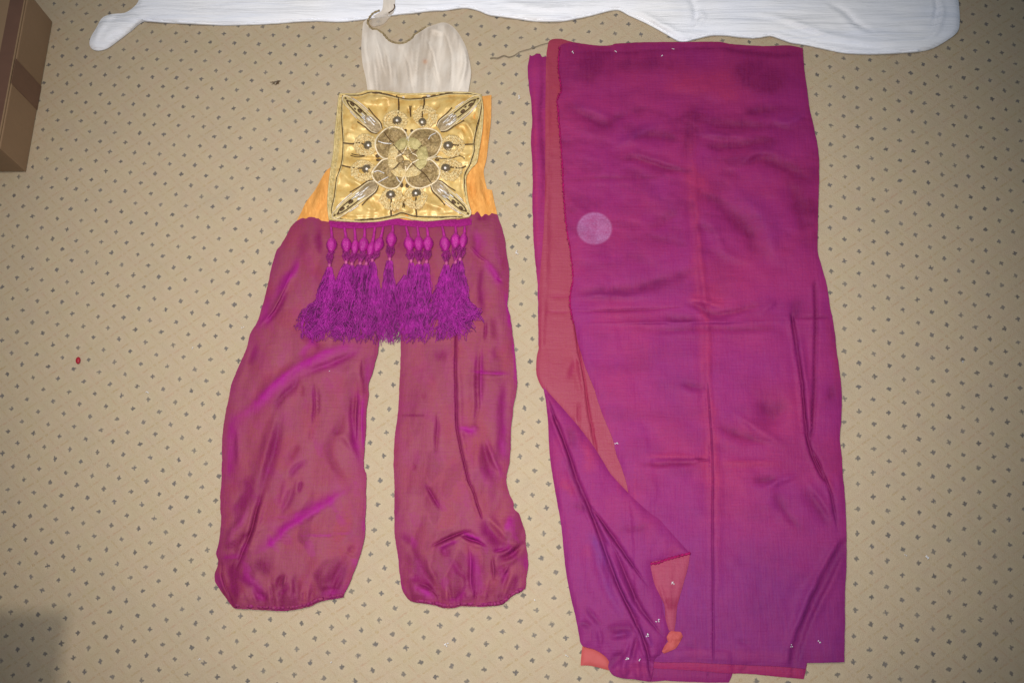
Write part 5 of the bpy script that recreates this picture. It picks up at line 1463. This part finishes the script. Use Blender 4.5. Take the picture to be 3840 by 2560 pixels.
RDx = (0.9, 0, 0); DKx = (0, 0, 0.8)
mf_raw = [  # dark along the grooves is crease shade painted into the silk
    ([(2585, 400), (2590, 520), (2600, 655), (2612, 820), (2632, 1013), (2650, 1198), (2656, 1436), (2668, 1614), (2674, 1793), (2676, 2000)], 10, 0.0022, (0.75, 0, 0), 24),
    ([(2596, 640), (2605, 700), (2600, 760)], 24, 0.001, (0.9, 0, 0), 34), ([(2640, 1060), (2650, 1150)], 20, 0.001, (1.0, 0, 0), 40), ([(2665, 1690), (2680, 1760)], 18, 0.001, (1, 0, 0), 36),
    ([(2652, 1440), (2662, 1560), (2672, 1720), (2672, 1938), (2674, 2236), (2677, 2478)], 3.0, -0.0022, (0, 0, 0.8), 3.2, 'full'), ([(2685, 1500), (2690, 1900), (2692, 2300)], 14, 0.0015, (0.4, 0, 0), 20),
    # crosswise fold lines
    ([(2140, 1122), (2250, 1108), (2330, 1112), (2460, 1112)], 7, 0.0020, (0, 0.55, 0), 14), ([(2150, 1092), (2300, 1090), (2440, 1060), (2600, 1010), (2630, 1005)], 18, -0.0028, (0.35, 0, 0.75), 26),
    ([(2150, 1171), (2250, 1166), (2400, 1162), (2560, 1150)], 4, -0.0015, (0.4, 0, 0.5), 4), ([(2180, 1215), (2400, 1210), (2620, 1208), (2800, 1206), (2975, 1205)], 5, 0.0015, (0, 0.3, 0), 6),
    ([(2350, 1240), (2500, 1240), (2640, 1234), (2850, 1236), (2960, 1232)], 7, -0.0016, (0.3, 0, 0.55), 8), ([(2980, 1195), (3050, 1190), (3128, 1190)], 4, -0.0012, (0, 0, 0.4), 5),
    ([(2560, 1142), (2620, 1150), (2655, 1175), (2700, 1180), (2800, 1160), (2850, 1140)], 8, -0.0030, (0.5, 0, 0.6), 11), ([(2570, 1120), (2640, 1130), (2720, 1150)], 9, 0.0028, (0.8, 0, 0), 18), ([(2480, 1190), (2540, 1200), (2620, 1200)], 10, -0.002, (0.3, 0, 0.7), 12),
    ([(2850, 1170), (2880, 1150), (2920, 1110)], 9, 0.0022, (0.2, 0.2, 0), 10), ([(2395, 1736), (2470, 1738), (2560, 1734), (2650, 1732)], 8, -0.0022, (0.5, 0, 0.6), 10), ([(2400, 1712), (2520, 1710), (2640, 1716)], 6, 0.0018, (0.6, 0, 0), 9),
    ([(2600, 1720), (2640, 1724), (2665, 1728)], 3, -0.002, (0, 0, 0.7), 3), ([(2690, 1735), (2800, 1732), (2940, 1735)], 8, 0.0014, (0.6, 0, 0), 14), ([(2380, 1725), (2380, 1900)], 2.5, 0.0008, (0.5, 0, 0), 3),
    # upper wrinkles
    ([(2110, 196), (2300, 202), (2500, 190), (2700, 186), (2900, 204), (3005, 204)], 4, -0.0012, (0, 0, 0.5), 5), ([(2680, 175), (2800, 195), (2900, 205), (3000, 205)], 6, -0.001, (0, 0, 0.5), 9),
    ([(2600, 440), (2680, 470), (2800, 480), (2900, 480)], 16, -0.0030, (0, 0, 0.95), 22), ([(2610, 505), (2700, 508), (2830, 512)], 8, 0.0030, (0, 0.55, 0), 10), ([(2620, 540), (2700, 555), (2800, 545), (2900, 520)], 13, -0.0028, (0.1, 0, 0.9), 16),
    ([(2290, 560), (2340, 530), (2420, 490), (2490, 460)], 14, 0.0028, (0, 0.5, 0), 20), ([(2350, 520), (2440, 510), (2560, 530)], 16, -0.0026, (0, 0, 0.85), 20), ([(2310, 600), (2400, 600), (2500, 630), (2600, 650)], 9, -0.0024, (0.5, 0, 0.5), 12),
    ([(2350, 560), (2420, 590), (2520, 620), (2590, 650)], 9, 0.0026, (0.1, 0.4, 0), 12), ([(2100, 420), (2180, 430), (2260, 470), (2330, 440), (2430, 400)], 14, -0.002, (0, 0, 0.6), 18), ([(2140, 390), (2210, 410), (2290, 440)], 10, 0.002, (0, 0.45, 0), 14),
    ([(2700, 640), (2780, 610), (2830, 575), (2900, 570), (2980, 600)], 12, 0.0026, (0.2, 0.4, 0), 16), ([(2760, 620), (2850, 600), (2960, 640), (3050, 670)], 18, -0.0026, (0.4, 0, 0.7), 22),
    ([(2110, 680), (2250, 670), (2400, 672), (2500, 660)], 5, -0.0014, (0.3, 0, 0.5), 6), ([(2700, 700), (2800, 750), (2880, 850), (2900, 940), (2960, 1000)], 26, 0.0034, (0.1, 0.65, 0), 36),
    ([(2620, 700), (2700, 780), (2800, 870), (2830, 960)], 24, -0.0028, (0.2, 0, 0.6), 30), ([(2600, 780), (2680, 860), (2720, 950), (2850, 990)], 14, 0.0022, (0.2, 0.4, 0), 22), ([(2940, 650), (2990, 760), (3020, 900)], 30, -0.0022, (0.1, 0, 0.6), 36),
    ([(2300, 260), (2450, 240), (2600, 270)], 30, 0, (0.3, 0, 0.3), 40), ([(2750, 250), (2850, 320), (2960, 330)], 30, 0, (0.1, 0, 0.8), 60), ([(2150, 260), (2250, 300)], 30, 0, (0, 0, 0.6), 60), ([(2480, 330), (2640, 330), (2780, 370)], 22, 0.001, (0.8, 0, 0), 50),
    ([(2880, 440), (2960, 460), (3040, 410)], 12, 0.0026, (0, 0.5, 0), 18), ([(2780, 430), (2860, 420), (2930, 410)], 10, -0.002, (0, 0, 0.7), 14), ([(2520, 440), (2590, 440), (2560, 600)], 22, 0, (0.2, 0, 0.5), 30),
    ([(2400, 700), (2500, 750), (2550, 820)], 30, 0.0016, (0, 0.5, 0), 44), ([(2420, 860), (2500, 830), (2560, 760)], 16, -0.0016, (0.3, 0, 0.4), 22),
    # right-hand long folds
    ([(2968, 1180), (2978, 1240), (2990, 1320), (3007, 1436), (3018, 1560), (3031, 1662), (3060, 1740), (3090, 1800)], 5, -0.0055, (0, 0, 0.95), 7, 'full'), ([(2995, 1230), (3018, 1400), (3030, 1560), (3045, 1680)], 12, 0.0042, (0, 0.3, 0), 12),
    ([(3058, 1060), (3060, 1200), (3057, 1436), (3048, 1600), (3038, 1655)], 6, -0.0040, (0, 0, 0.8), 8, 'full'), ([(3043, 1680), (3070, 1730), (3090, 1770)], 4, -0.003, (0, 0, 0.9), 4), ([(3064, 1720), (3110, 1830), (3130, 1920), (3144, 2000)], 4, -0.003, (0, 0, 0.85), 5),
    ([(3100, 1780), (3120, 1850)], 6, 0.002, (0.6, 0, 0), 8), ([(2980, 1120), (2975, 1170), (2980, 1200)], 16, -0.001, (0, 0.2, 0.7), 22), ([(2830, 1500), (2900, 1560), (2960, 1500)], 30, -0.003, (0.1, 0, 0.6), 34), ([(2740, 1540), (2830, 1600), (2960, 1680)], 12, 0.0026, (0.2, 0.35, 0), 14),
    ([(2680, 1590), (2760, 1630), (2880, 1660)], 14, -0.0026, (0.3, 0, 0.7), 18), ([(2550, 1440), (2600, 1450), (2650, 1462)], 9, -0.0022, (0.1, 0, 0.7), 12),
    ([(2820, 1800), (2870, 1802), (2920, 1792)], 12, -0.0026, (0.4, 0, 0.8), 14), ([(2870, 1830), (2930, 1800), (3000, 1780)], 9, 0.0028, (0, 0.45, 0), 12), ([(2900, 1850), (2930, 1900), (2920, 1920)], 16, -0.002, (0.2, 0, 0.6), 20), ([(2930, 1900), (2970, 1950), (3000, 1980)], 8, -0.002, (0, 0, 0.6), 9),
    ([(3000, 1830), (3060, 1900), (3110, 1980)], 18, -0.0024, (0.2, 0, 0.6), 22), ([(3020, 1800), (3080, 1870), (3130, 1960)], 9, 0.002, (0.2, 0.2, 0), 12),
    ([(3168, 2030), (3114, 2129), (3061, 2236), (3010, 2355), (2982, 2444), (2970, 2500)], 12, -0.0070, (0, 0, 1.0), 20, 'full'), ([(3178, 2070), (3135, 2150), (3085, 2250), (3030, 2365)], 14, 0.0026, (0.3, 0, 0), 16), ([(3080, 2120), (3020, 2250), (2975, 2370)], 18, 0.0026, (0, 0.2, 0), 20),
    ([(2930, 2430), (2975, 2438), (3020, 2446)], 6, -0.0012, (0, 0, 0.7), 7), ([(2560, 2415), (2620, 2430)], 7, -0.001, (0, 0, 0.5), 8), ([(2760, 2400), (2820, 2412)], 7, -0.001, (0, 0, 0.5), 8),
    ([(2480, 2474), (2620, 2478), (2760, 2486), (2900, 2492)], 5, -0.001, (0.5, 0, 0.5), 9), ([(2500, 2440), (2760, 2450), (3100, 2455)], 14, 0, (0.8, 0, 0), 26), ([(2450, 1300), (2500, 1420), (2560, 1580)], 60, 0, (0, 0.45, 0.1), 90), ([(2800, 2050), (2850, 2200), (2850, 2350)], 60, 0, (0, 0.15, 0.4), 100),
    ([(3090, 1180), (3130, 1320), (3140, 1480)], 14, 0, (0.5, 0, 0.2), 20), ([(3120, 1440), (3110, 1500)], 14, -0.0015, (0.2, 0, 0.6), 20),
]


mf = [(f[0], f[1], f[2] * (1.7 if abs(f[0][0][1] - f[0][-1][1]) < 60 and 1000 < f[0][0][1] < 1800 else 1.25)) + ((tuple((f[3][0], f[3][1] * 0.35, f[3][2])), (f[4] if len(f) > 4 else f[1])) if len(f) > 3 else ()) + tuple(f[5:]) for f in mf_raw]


def dye_shade_main(P, d, h, dye_shade):
    dye_tx(P, d, h, dye_shade)
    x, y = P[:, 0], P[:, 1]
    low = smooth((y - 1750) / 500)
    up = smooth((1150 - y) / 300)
    dye_shade[:, 0] *= 1 - 0.55 * low
    dye_shade[:, 1] *= 1 - 0.75 * up
    dye_shade[:, 1] += 0.10 + 0.48 * low - 0.08 * up
    dye_shade[:, 2] += 0.18 * up + 0.25 * smooth((440 - y) / 200) + 0.20 * smooth((y - 2000) / 450)  # maroon above; the darker lower end is painted light falloff
    dye_shade[:, 0] += 0.8 * np.exp(-d / 7) * smooth((230 - y) / 40)
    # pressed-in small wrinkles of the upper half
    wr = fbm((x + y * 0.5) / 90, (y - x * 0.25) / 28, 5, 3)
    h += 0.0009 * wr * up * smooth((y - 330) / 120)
    dye_shade[:, 2] += 0.28 * up * smooth((y - 330) / 120) * smooth((-wr - 0.05) / 0.3)  # wrinkle hollows shaded through the colour


ml, H_MAIN = cloth('upper_layer', main, low_main, M_TEXT, tx, step=8.5, edge=(0.0022, 0.0032, 20), dyefun=dye_shade_main, feats=mf, fray=0.8, refine=[f[0] for f in mf if f[1] <= 5 and abs(f[2]) > 0.002])

# frayed magenta selvedge down the left of the upper layer
sel = [(2097, 178), (2093, 253), (2103, 340), (2088, 375), (2095, 457), (2103, 559), (2108, 636), (2113, 738), (2121, 840), (2131, 900), (2144, 992), (2146, 1053), (2136, 1114), (2141, 1176), (2150, 1210)]
c = curve(sel, 4)
r = np.random.RandomState(5)
V, F = [], []
hz = H_MAIN(c + np.array([5, 0]))
Wc = W(c[:, 0] + r.rand(len(c)) * 3, c[:, 1], hz + 0.0006)
tube_geo(Wc, 0.0013 * (0.5 + r.rand(len(c))), 5, V, F)
for k in range(150):
    j = int(r.rand() * len(c))
    p = c[j]
    a = math.pi + (r.rand() - 0.5) * 2.2
    L = np.array([p, p + 3 * np.array([math.cos(a), math.sin(a)]), p + (3 + 5 * r.rand()) * np.array([math.cos(a + .4), math.sin(a + .4)])])
    tube_geo(W(L[:, 0], L[:, 1], hz[j] + 0.0004 + 0.0008 * r.rand(3)), 0.0004, 3, V, F)
mesh_obj('selvedge', V, F, M_SELV, tx)

peach = [(2184, 2420), (2210, 2424), (2233, 2432), (2269, 2455), (2290, 2484), (2286, 2512), (2268, 2508), (2221, 2495), (2200, 2493), (2177, 2494), (2180, 2450)]
cloth('coral_corner', peach, zero, M_PEACH, tx, step=6, edge=(0.0012, 0.003, 9), fray=0.6)
flap = [(2037, 1449), (2103, 1522), (2174, 1604), (2236, 1688), (2265, 1735), (2291, 1777), (2357, 1848), (2434, 1919), (2478, 1952), (2527, 2007), (2590, 2076), (2560, 2084), (2500, 2096), (2442, 2109), (2444, 2140), (2450, 2177), (2462, 2206), (2478, 2238),
        (2490, 2300), (2505, 2347), (2506, 2385), (2490, 2420), (2478, 2450), (2455, 2470), (2448, 2520), (2440, 2552), (2400, 2550), (2376, 2545), (2329, 2540), (2293, 2524), (2281, 2498), (2286, 2478), (2269, 2459), (2233, 2435), (2184, 2419), (2171, 2380), (2160, 2320), (2141, 2238),
        (2124, 2155), (2113, 2057), (2105, 1974), (2088, 1876), (2072, 1782), (2061, 1700), (2055, 1589), (2046, 1500), (2040, 1465)]


def low_flap(P):
    return np.maximum(np.maximum(H_S2(P), H_MAIN(P)), H_U2(P)) * 0.8 + 0.0015


c3 = lambda x, y: (2050 + x / 1.823, 1700 + y / 1.823)
ff = [([(2080, 1560), (2110, 1640)] + [c3(*p) for p in ((150, 0), (210, 180), (270, 320), (330, 470), (400, 660), (500, 920), (600, 1130), (660, 1260), (700, 1400), (708, 1520))], 6, -0.007, (0, 0, 0.95), 7, 'full'),
      ([c3(*p) for p in ((270, 320), (360, 440), (450, 560), (600, 780), (700, 910))], 5, -0.006, (0, 0, 0.95), 6), ([c3(*p) for p in ((300, 390), (380, 520), (470, 680))], 7, 0.004, (0, 0.3, 0), 6),
      ([c3(*p) for p in ((440, 600), (510, 760), (560, 880), (640, 1050), (730, 1170), (820, 1270))], 6, -0.006, (0, 0, 0.9), 8), ([c3(*p) for p in ((400, 600), (470, 800), (560, 1000), (640, 1130))], 9, 0.005, (0, 0.3, 0), 8),
      ([c3(*p) for p in ((130, 0), (150, 90), (190, 190), (230, 290), (270, 400))], 12, -0.003, (0, 0.1, 0.7), 14), ([c3(*p) for p in ((300, 540), (350, 650), (410, 780))], 14, 0.002, (0, 0.5, 0.2), 16),
      ([c3(*p) for p in ((380, 620), (420, 760), (500, 960))], 10, -0.002, (0, 0, 0.7), 12), ([c3(*p) for p in ((280, 520), (350, 740), (440, 980), (540, 1150))], 16, 0.003, (0, 0.3, 0), 18),
      ([c3(*p) for p in ((215, 1170), (260, 1160), (310, 1185))], 9, -0.003, (0, 0, 0.8), 13), ([c3(*p) for p in ((400, 1200), (480, 1190), (560, 1190), (610, 1200))], 14, -0.004, (0, 0, 0.85), 20), ([c3(*p) for p in ((430, 1260), (520, 1230), (590, 1230))], 8, 0.004, (0, 0.3, 0), 8),
      ([c3(*p) for p in ((420, 1500), (440, 1440), (500, 1380), (560, 1360))], 9, -0.005, (0, 0, 0.9), 13), ([c3(*p) for p in ((620, 1230), (600, 1330), (590, 1420))], 7, -0.004, (0, 0, 0.7), 8), ([c3(*p) for p in ((600, 1250), (570, 1350), (520, 1460), (500, 1530))], 8, 0.004),
      ([c3(*p) for p in ((640, 1180), (680, 1260), (730, 1330))], 8, 0.004, (0, 0.4, 0), 9), ([c3(*p) for p in ((510, 500), (600, 510), (700, 480))], 10, -0.0016, (0.2, 0, 0.5), 14), ([c3(*p) for p in ((180, 350), (230, 370), (280, 400))], 10, -0.002, (0.1, 0, 0.6), 14),
      ([c3(*p) for p in ((250, 700), (300, 620))], 20, 0, (0.4, 0, 0), 30), ([(2120, 1600), (2140, 1640), (2130, 1680)], 18, -0.002, (0.1, 0, 0.7), 24), ([(2170, 1640), (2200, 1700), (2200, 1780)], 20, 0.001, (0.6, 0, 0), 28), ([c3(*p) for p in ((80, 200), (160, 250), (170, 300))], 16, 0, (0.7, 0, 0.1), 22),
      ([c3(*p) for p in ((260, 1040), (320, 1110), (380, 1180))], 8, -0.003, (0, 0, 0.5), 10), ([c3(*p) for p in ((350, 1180), (370, 1280), (350, 1330))], 8, 0.003), ([c3(*p) for p in ((560, 1430), (650, 1480), (690, 1500))], 16, 0, (0.9, 0, 0), 22),
      ([(2050, 1480), (2085, 1580), (2105, 1640)], 4, -0.003, (0, 0, 0.9), 5), ([c3(*p) for p in ((850, 620), (900, 680))], 14, 0, (0.6, 0, 0), 24)]


def dye_flap(P, d, h, dye_shade):
    x, y = P[:, 0], P[:, 1]
    h += 0.0022 * fbm(x / 60, y / 110, 1, 3)
    h += 0.004 * smooth((y - 2380) / 100) * fbm(x / 26, y / 40, 3, 2)
    low = smooth((y - 1800) / 400)
    dye_shade[:, 1] += 0.15 + 0.25 * low
    dye_shade[:, 2] += 0.35 * low * np.clip(fbm(x / 70, y / 90, 5, 3) + 0.25, 0, 1) + 0.05
    dye_shade[:, 0] += 0.6 * (1 - low) * np.clip(fbm(x / 90, y / 90, 2, 3) + 0.2, 0, 1)
    dye_shade[:, 0] += 0.7 * smooth((y - 2485) / 30)


fl, H_FL = cloth('turned_flap', flap, low_flap, M_TEXT, tx, step=7.5, edge=(0.0014, 0.005, 16), dyefun=dye_flap, feats=ff, fray=0.6, refine=[f[0] for f in ff if f[1] <= 6 and abs(f[2]) > 0.002])
tri = [(2438, 2112), (2442, 2104), (2500, 2094), (2560, 2080), (2588, 2074), (2580, 2125), (2565, 2180), (2548, 2240), (2540, 2270), (2534, 2330), (2528, 2368), (2508, 2362), (2496, 2320), (2492, 2270), (2478, 2238), (2455, 2190), (2445, 2150)]


def low_tri(P):
    return np.maximum(H_MAIN(P), H_FL(P) * 0.7) + 0.0005


M_ROSE = mat_silk('dusky_rose_reverse', lin(152, 66, 92), lin(168, 52, 78), lin(150, 30, 90), lin(122, 22, 62), slope=0.3, rough=0.6, seed=2.0, spec=0.2, sheen=0.1)
tr_o, H_TRI = cloth('corner_reverse', tri, low_tri, M_ROSE, tx, step=6, edge=(0.001, 0.0025, 8),
                    feats=[([(2500, 2240), (2520, 2290)], 14, -0.001, (0.3, 0, 0.9), 26), ([(2470, 2170), (2490, 2250), (2510, 2340)], 5, 0.002), ([(2530, 2110), (2525, 2190), (2520, 2290)], 6, -0.001, (0, 0, 0.3), 6)])
cord('frayed_hem', [(2440, 2112), (2465, 2110), (2495, 2098), (2530, 2088), (2560, 2080), (2588, 2073)], 0.0020, M_SELV, tx, lambda P: np.maximum(H_FL(P), H_TRI(P)), lift=-0.0005, twist=0.4)
ptip = [(2516, 2364), (2535, 2366), (2552, 2368), (2561, 2384), (2550, 2405), (2535, 2428), (2512, 2440), (2489, 2449), (2482, 2441), (2492, 2420), (2505, 2404), (2500, 2388), (2508, 2372)]
cloth('coral_tip', ptip, lambda P: np.maximum(H_MAIN(P), H_FL(P)) + 0.0005, M_PEACH, tx, step=5, edge=(0.001, 0.003, 7), dyefun=lambda P, d, h, dye_shade: h.__iadd__(0.002 * fbm(P[:, 0] / 9, P[:, 1] / 9, 2, 2)))

# ------------------------------------------------------------------ cardboard box in the corner
bx = thing('cardboard_box', 60, 360, 'brown cardboard box with darker parcel tape, standing at the upper left corner', 'box')
A = W(98, 645); B = W(197, 82)
e1 = (B - A); LN = np.linalg.norm(e1); e1 /= LN
e2 = np.array([-e1[1], e1[0], 0.0])           # towards the left
HB = 0.092; WB = 0.30; T_ = 0.004


def boxpt(s, t, z):
    return A + e1 * s + e2 * t + np.array([0, 0, z])


def slab(name, s0, s1, t0, t1, z0, z1, mat, sag=0.0, parent=bx):
    bm = [boxpt(s, t, z) for z in (z0, z1) for s, t in ((s0, t0), (s1, t0), (s1, t1), (s0, t1))]
    F = [(3, 2, 1, 0), (4, 5, 6, 7), (0, 1, 5, 4), (1, 2, 6, 5), (2, 3, 7, 6), (3, 0, 4, 7)]
    o = mesh_obj(name, bm, F, mat, parent, flat=True)
    md = o.modifiers.new('bevel', 'BEVEL'); md.width = 0.0015; md.segments = 2
    return o


slab('side_panel', 0, LN, 0, T_, 0, HB, M_BOX)
slab('side_panel', 0, LN, WB - T_, WB, 0, HB, M_BOX)
slab('end_panel', 0, T_, T_, WB - T_, 0, HB - 0.001, M_BOX)
slab('end_panel', LN - T_, LN, T_, WB - T_, 0, HB - 0.001, M_BOX)
slab('bottom_panel', T_, LN - T_, T_, WB - T_, 0.001, 0.005, M_BOX)
slab('flap', 0.001, LN - 0.001, 0.002, WB / 2 - 0.001, HB + 0.0005, HB + 0.0045, M_BOX)
slab('flap', 0.001, LN - 0.001, WB / 2 + 0.001, WB - 0.002, HB + 0.0005, HB + 0.0045, M_BOX)
slab('parcel_tape', -0.0006, LN + 0.0006, 0.004, 0.030, HB + 0.0047, HB + 0.0051, M_TAPE)
slab('parcel_tape', LN * 0.40, LN * 0.40 + 0.050, -0.0008, -0.0003, 0.0, HB + 0.004, M_TAPE)
slab('parcel_tape', LN * 0.40, LN * 0.40 + 0.050, 0.031, 0.16, HB + 0.0047, HB + 0.0051, M_TAPE)

# ------------------------------------------------------------------ unseen table, added so that its top shades the lower left corner
sh = W(244, 2312)
Lp = np.array(room.location)
TZ = 0.62
cor = sh + (Lp - sh) * (TZ / Lp[2])
st = bpy.data.objects.new('added_shade_table', None)
COL.objects.link(st)
st.location = (cor[0] - 0.3, cor[1] - 0.25, 0)
setp(st, 'added unseen wooden table that shades the lower left corner of the carpet', 'table')


def wbox(name, x0, x1, y0, y1, z0, z1, parent, mat):
    V = [(x, y, z) for z in (z0, z1) for x, y in ((x0, y0), (x1, y0), (x1, y1), (x0, y1))]
    return mesh_obj(name, V, [(3, 2, 1, 0), (4, 5, 6, 7), (0, 1, 5, 4), (1, 2, 6, 5), (2, 3, 7, 6), (3, 0, 4, 7)], mat, parent, flat=True)


wbox('shading_tabletop', cor[0] - 0.62, cor[0], cor[1] - 0.75, cor[1], TZ - 0.02, TZ, st, M_WOOD)
for lx in (cor[0] - 0.60, cor[0] - 0.42):
    for ly in (cor[1] - 0.72, cor[1] - 0.06):
        wbox('leg', lx, lx + 0.035, ly, ly + 0.035, 0, TZ - 0.02, st, M_WOOD)

# ------------------------------------------------------------------ small things on the carpet
x, y = 293, 1351
V, F = blob_geo(W(x, y, 0.001), 0.0042, 0.0064, 0.0030, 0.1, 16, 7, lump=0.05)
o = mesh_obj('petal', V, F, M_RED); setp(o, 'small dark red petal on the carpet left of the trousers', 'petal')

c = curve([(1838, 220), (1851, 218), (1866, 219), (1889, 210), (1908, 215), (1928, 209), (1950, 195), (1989, 184), (2027, 170), (2056, 162)], 4)
V, F = tube_geo(W(c[:, 0], c[:, 1], 0.0016), 0.0008 + 0.0004 * smooth((1930 - c[:, 0]) / 40), 5)
o = mesh_obj('loose_thread', V, F, M_THREAD); setp(o, 'thin dull brown thread on the carpet running to the violet silk', 'thread')

r = np.random.RandomState(77)
V, F = [], []
for k in range(26):
    p = np.array([1018 + 26 * r.rand() ** 0.8, 318 - 12 * r.rand()]) if k < 18 else np.array([1042 + 8 * r.rand(), 308 - 4 * r.rand()])
    a = r.rand() * 6.28
    L = np.array([p, p + 4 * np.array([math.cos(a), math.sin(a) * .5]), p + 8 * np.array([math.cos(a + .5), .5 * math.sin(a + .5)])])
    tube_geo(W(L[:, 0], L[:, 1], 0.001 + 0.0012 * r.rand(3)), 0.0005, 4, V, F)
o = mesh_obj('fluff', V, F, M_BROWN); setp(o, 'dark brown scrap of fluff on the carpet left of the gauze', 'fluff')


def lint(x, y, size, label, hf=None, seed=0, group='white lint specks'):
    r = np.random.RandomState(seed)
    V, F = [], []
    z0 = hf(np.array([(x, y)], float))[0] if hf else 0.0
    size *= 0.65
    for k in range(2 + int(size / 4)):
        p = np.array([x, y]) + (r.rand(2) - 0.5) * size
        a = r.rand() * 6.28
        L = np.array([p, p + size * .4 * np.array([math.cos(a), math.sin(a)]), p + size * .6 * np.array([math.cos(a + .9), math.sin(a + .9)])])
        L = curve(L, 3)
        tube_geo(W(L[:, 0], L[:, 1], z0 + 0.0012 + 0.001 * r.rand()), 0.00032 + 0.00003 * size, 4, V, F)
    o = mesh_obj('lint_speck', V, F, M_LINT)
    setp(o, label, 'lint', group)


LS = [(1672, 2414, 16, 'largest white lint tuft on the carpet below the right ankle', None), (3479, 2085, 18, 'bright white lint tuft on the carpet right of the violet silk', None),
      (1949, 366, 14, 'white lint tuft on the carpet between gold panel and violet silk', None), (1937, 945, 14, 'white lint tuft on the carpet beside the right hip', None), (549, 1471, 12, 'faint white lint on the carpet left of the left leg', None),
      (722, 1303, 8, 'tiny white lint speck level with the crotch, left of the trousers', None), (910, 1228, 9, 'tiny white lint speck close to the left thigh edge', None), (750, 2470, 9, 'pale lint speck below left of the left ankle', None),
      (2125, 2457, 9, 'tiny lint ball left of the coral corner', None), (2008, 2248, 8, 'tiny lint speck right of the right ankle', None), (3611, 1358, 9, 'white lint speck at far right of the carpet', None),
      (3397, 2081, 9, 'faint lint speck left of the bright white tuft', None), (1242, 2480, 7, 'tiny lint speck on the carpet below the left ankle', None),
      (2467, 2325, 13, 'curly white lint on the lower flap of violet silk', H_FL), (2428, 2382, 13, 'white lint cluster on the lower flap beside a fold', H_FL), (2352, 2468, 13, 'white lint on the gathered bottom of the silk', H_FL),
      (2401, 2474, 10, 'faint lint right of the lint on the gathered bottom', H_FL), (2522, 2183, 13, 'hooked white lint on the dusky rose corner', H_TRI), (3072, 2408, 13, 'hooked white lint near the lower right of the violet silk', H_MAIN),
      (2969, 2420, 9, 'short white lint beside the deep lower fold', H_MAIN), (2313, 1660, 12, 'curved white lint near the edge of the coral wedge', H_MAIN), (2150, 197, 11, 'white lint on the top left hem of the silk', H_MAIN),
      (2311, 192, 10, 'white lint on the top hem, second from the left', H_MAIN), (2482, 208, 8, 'small lint just below the top hem of the silk', H_MAIN), (2524, 183, 7, 'tiny lint on the top hem below the white cotton point', H_MAIN),
      (1295, 1394 - 0, 0, '', None)]
for i, (x, y, s, lab, hf) in enumerate(LS):
    if s:
        lint(x, y, s, lab, hf, i)
lint(1237, 1391, 6, 'tiny white speck on the left trouser thigh', H_LEG, 60)
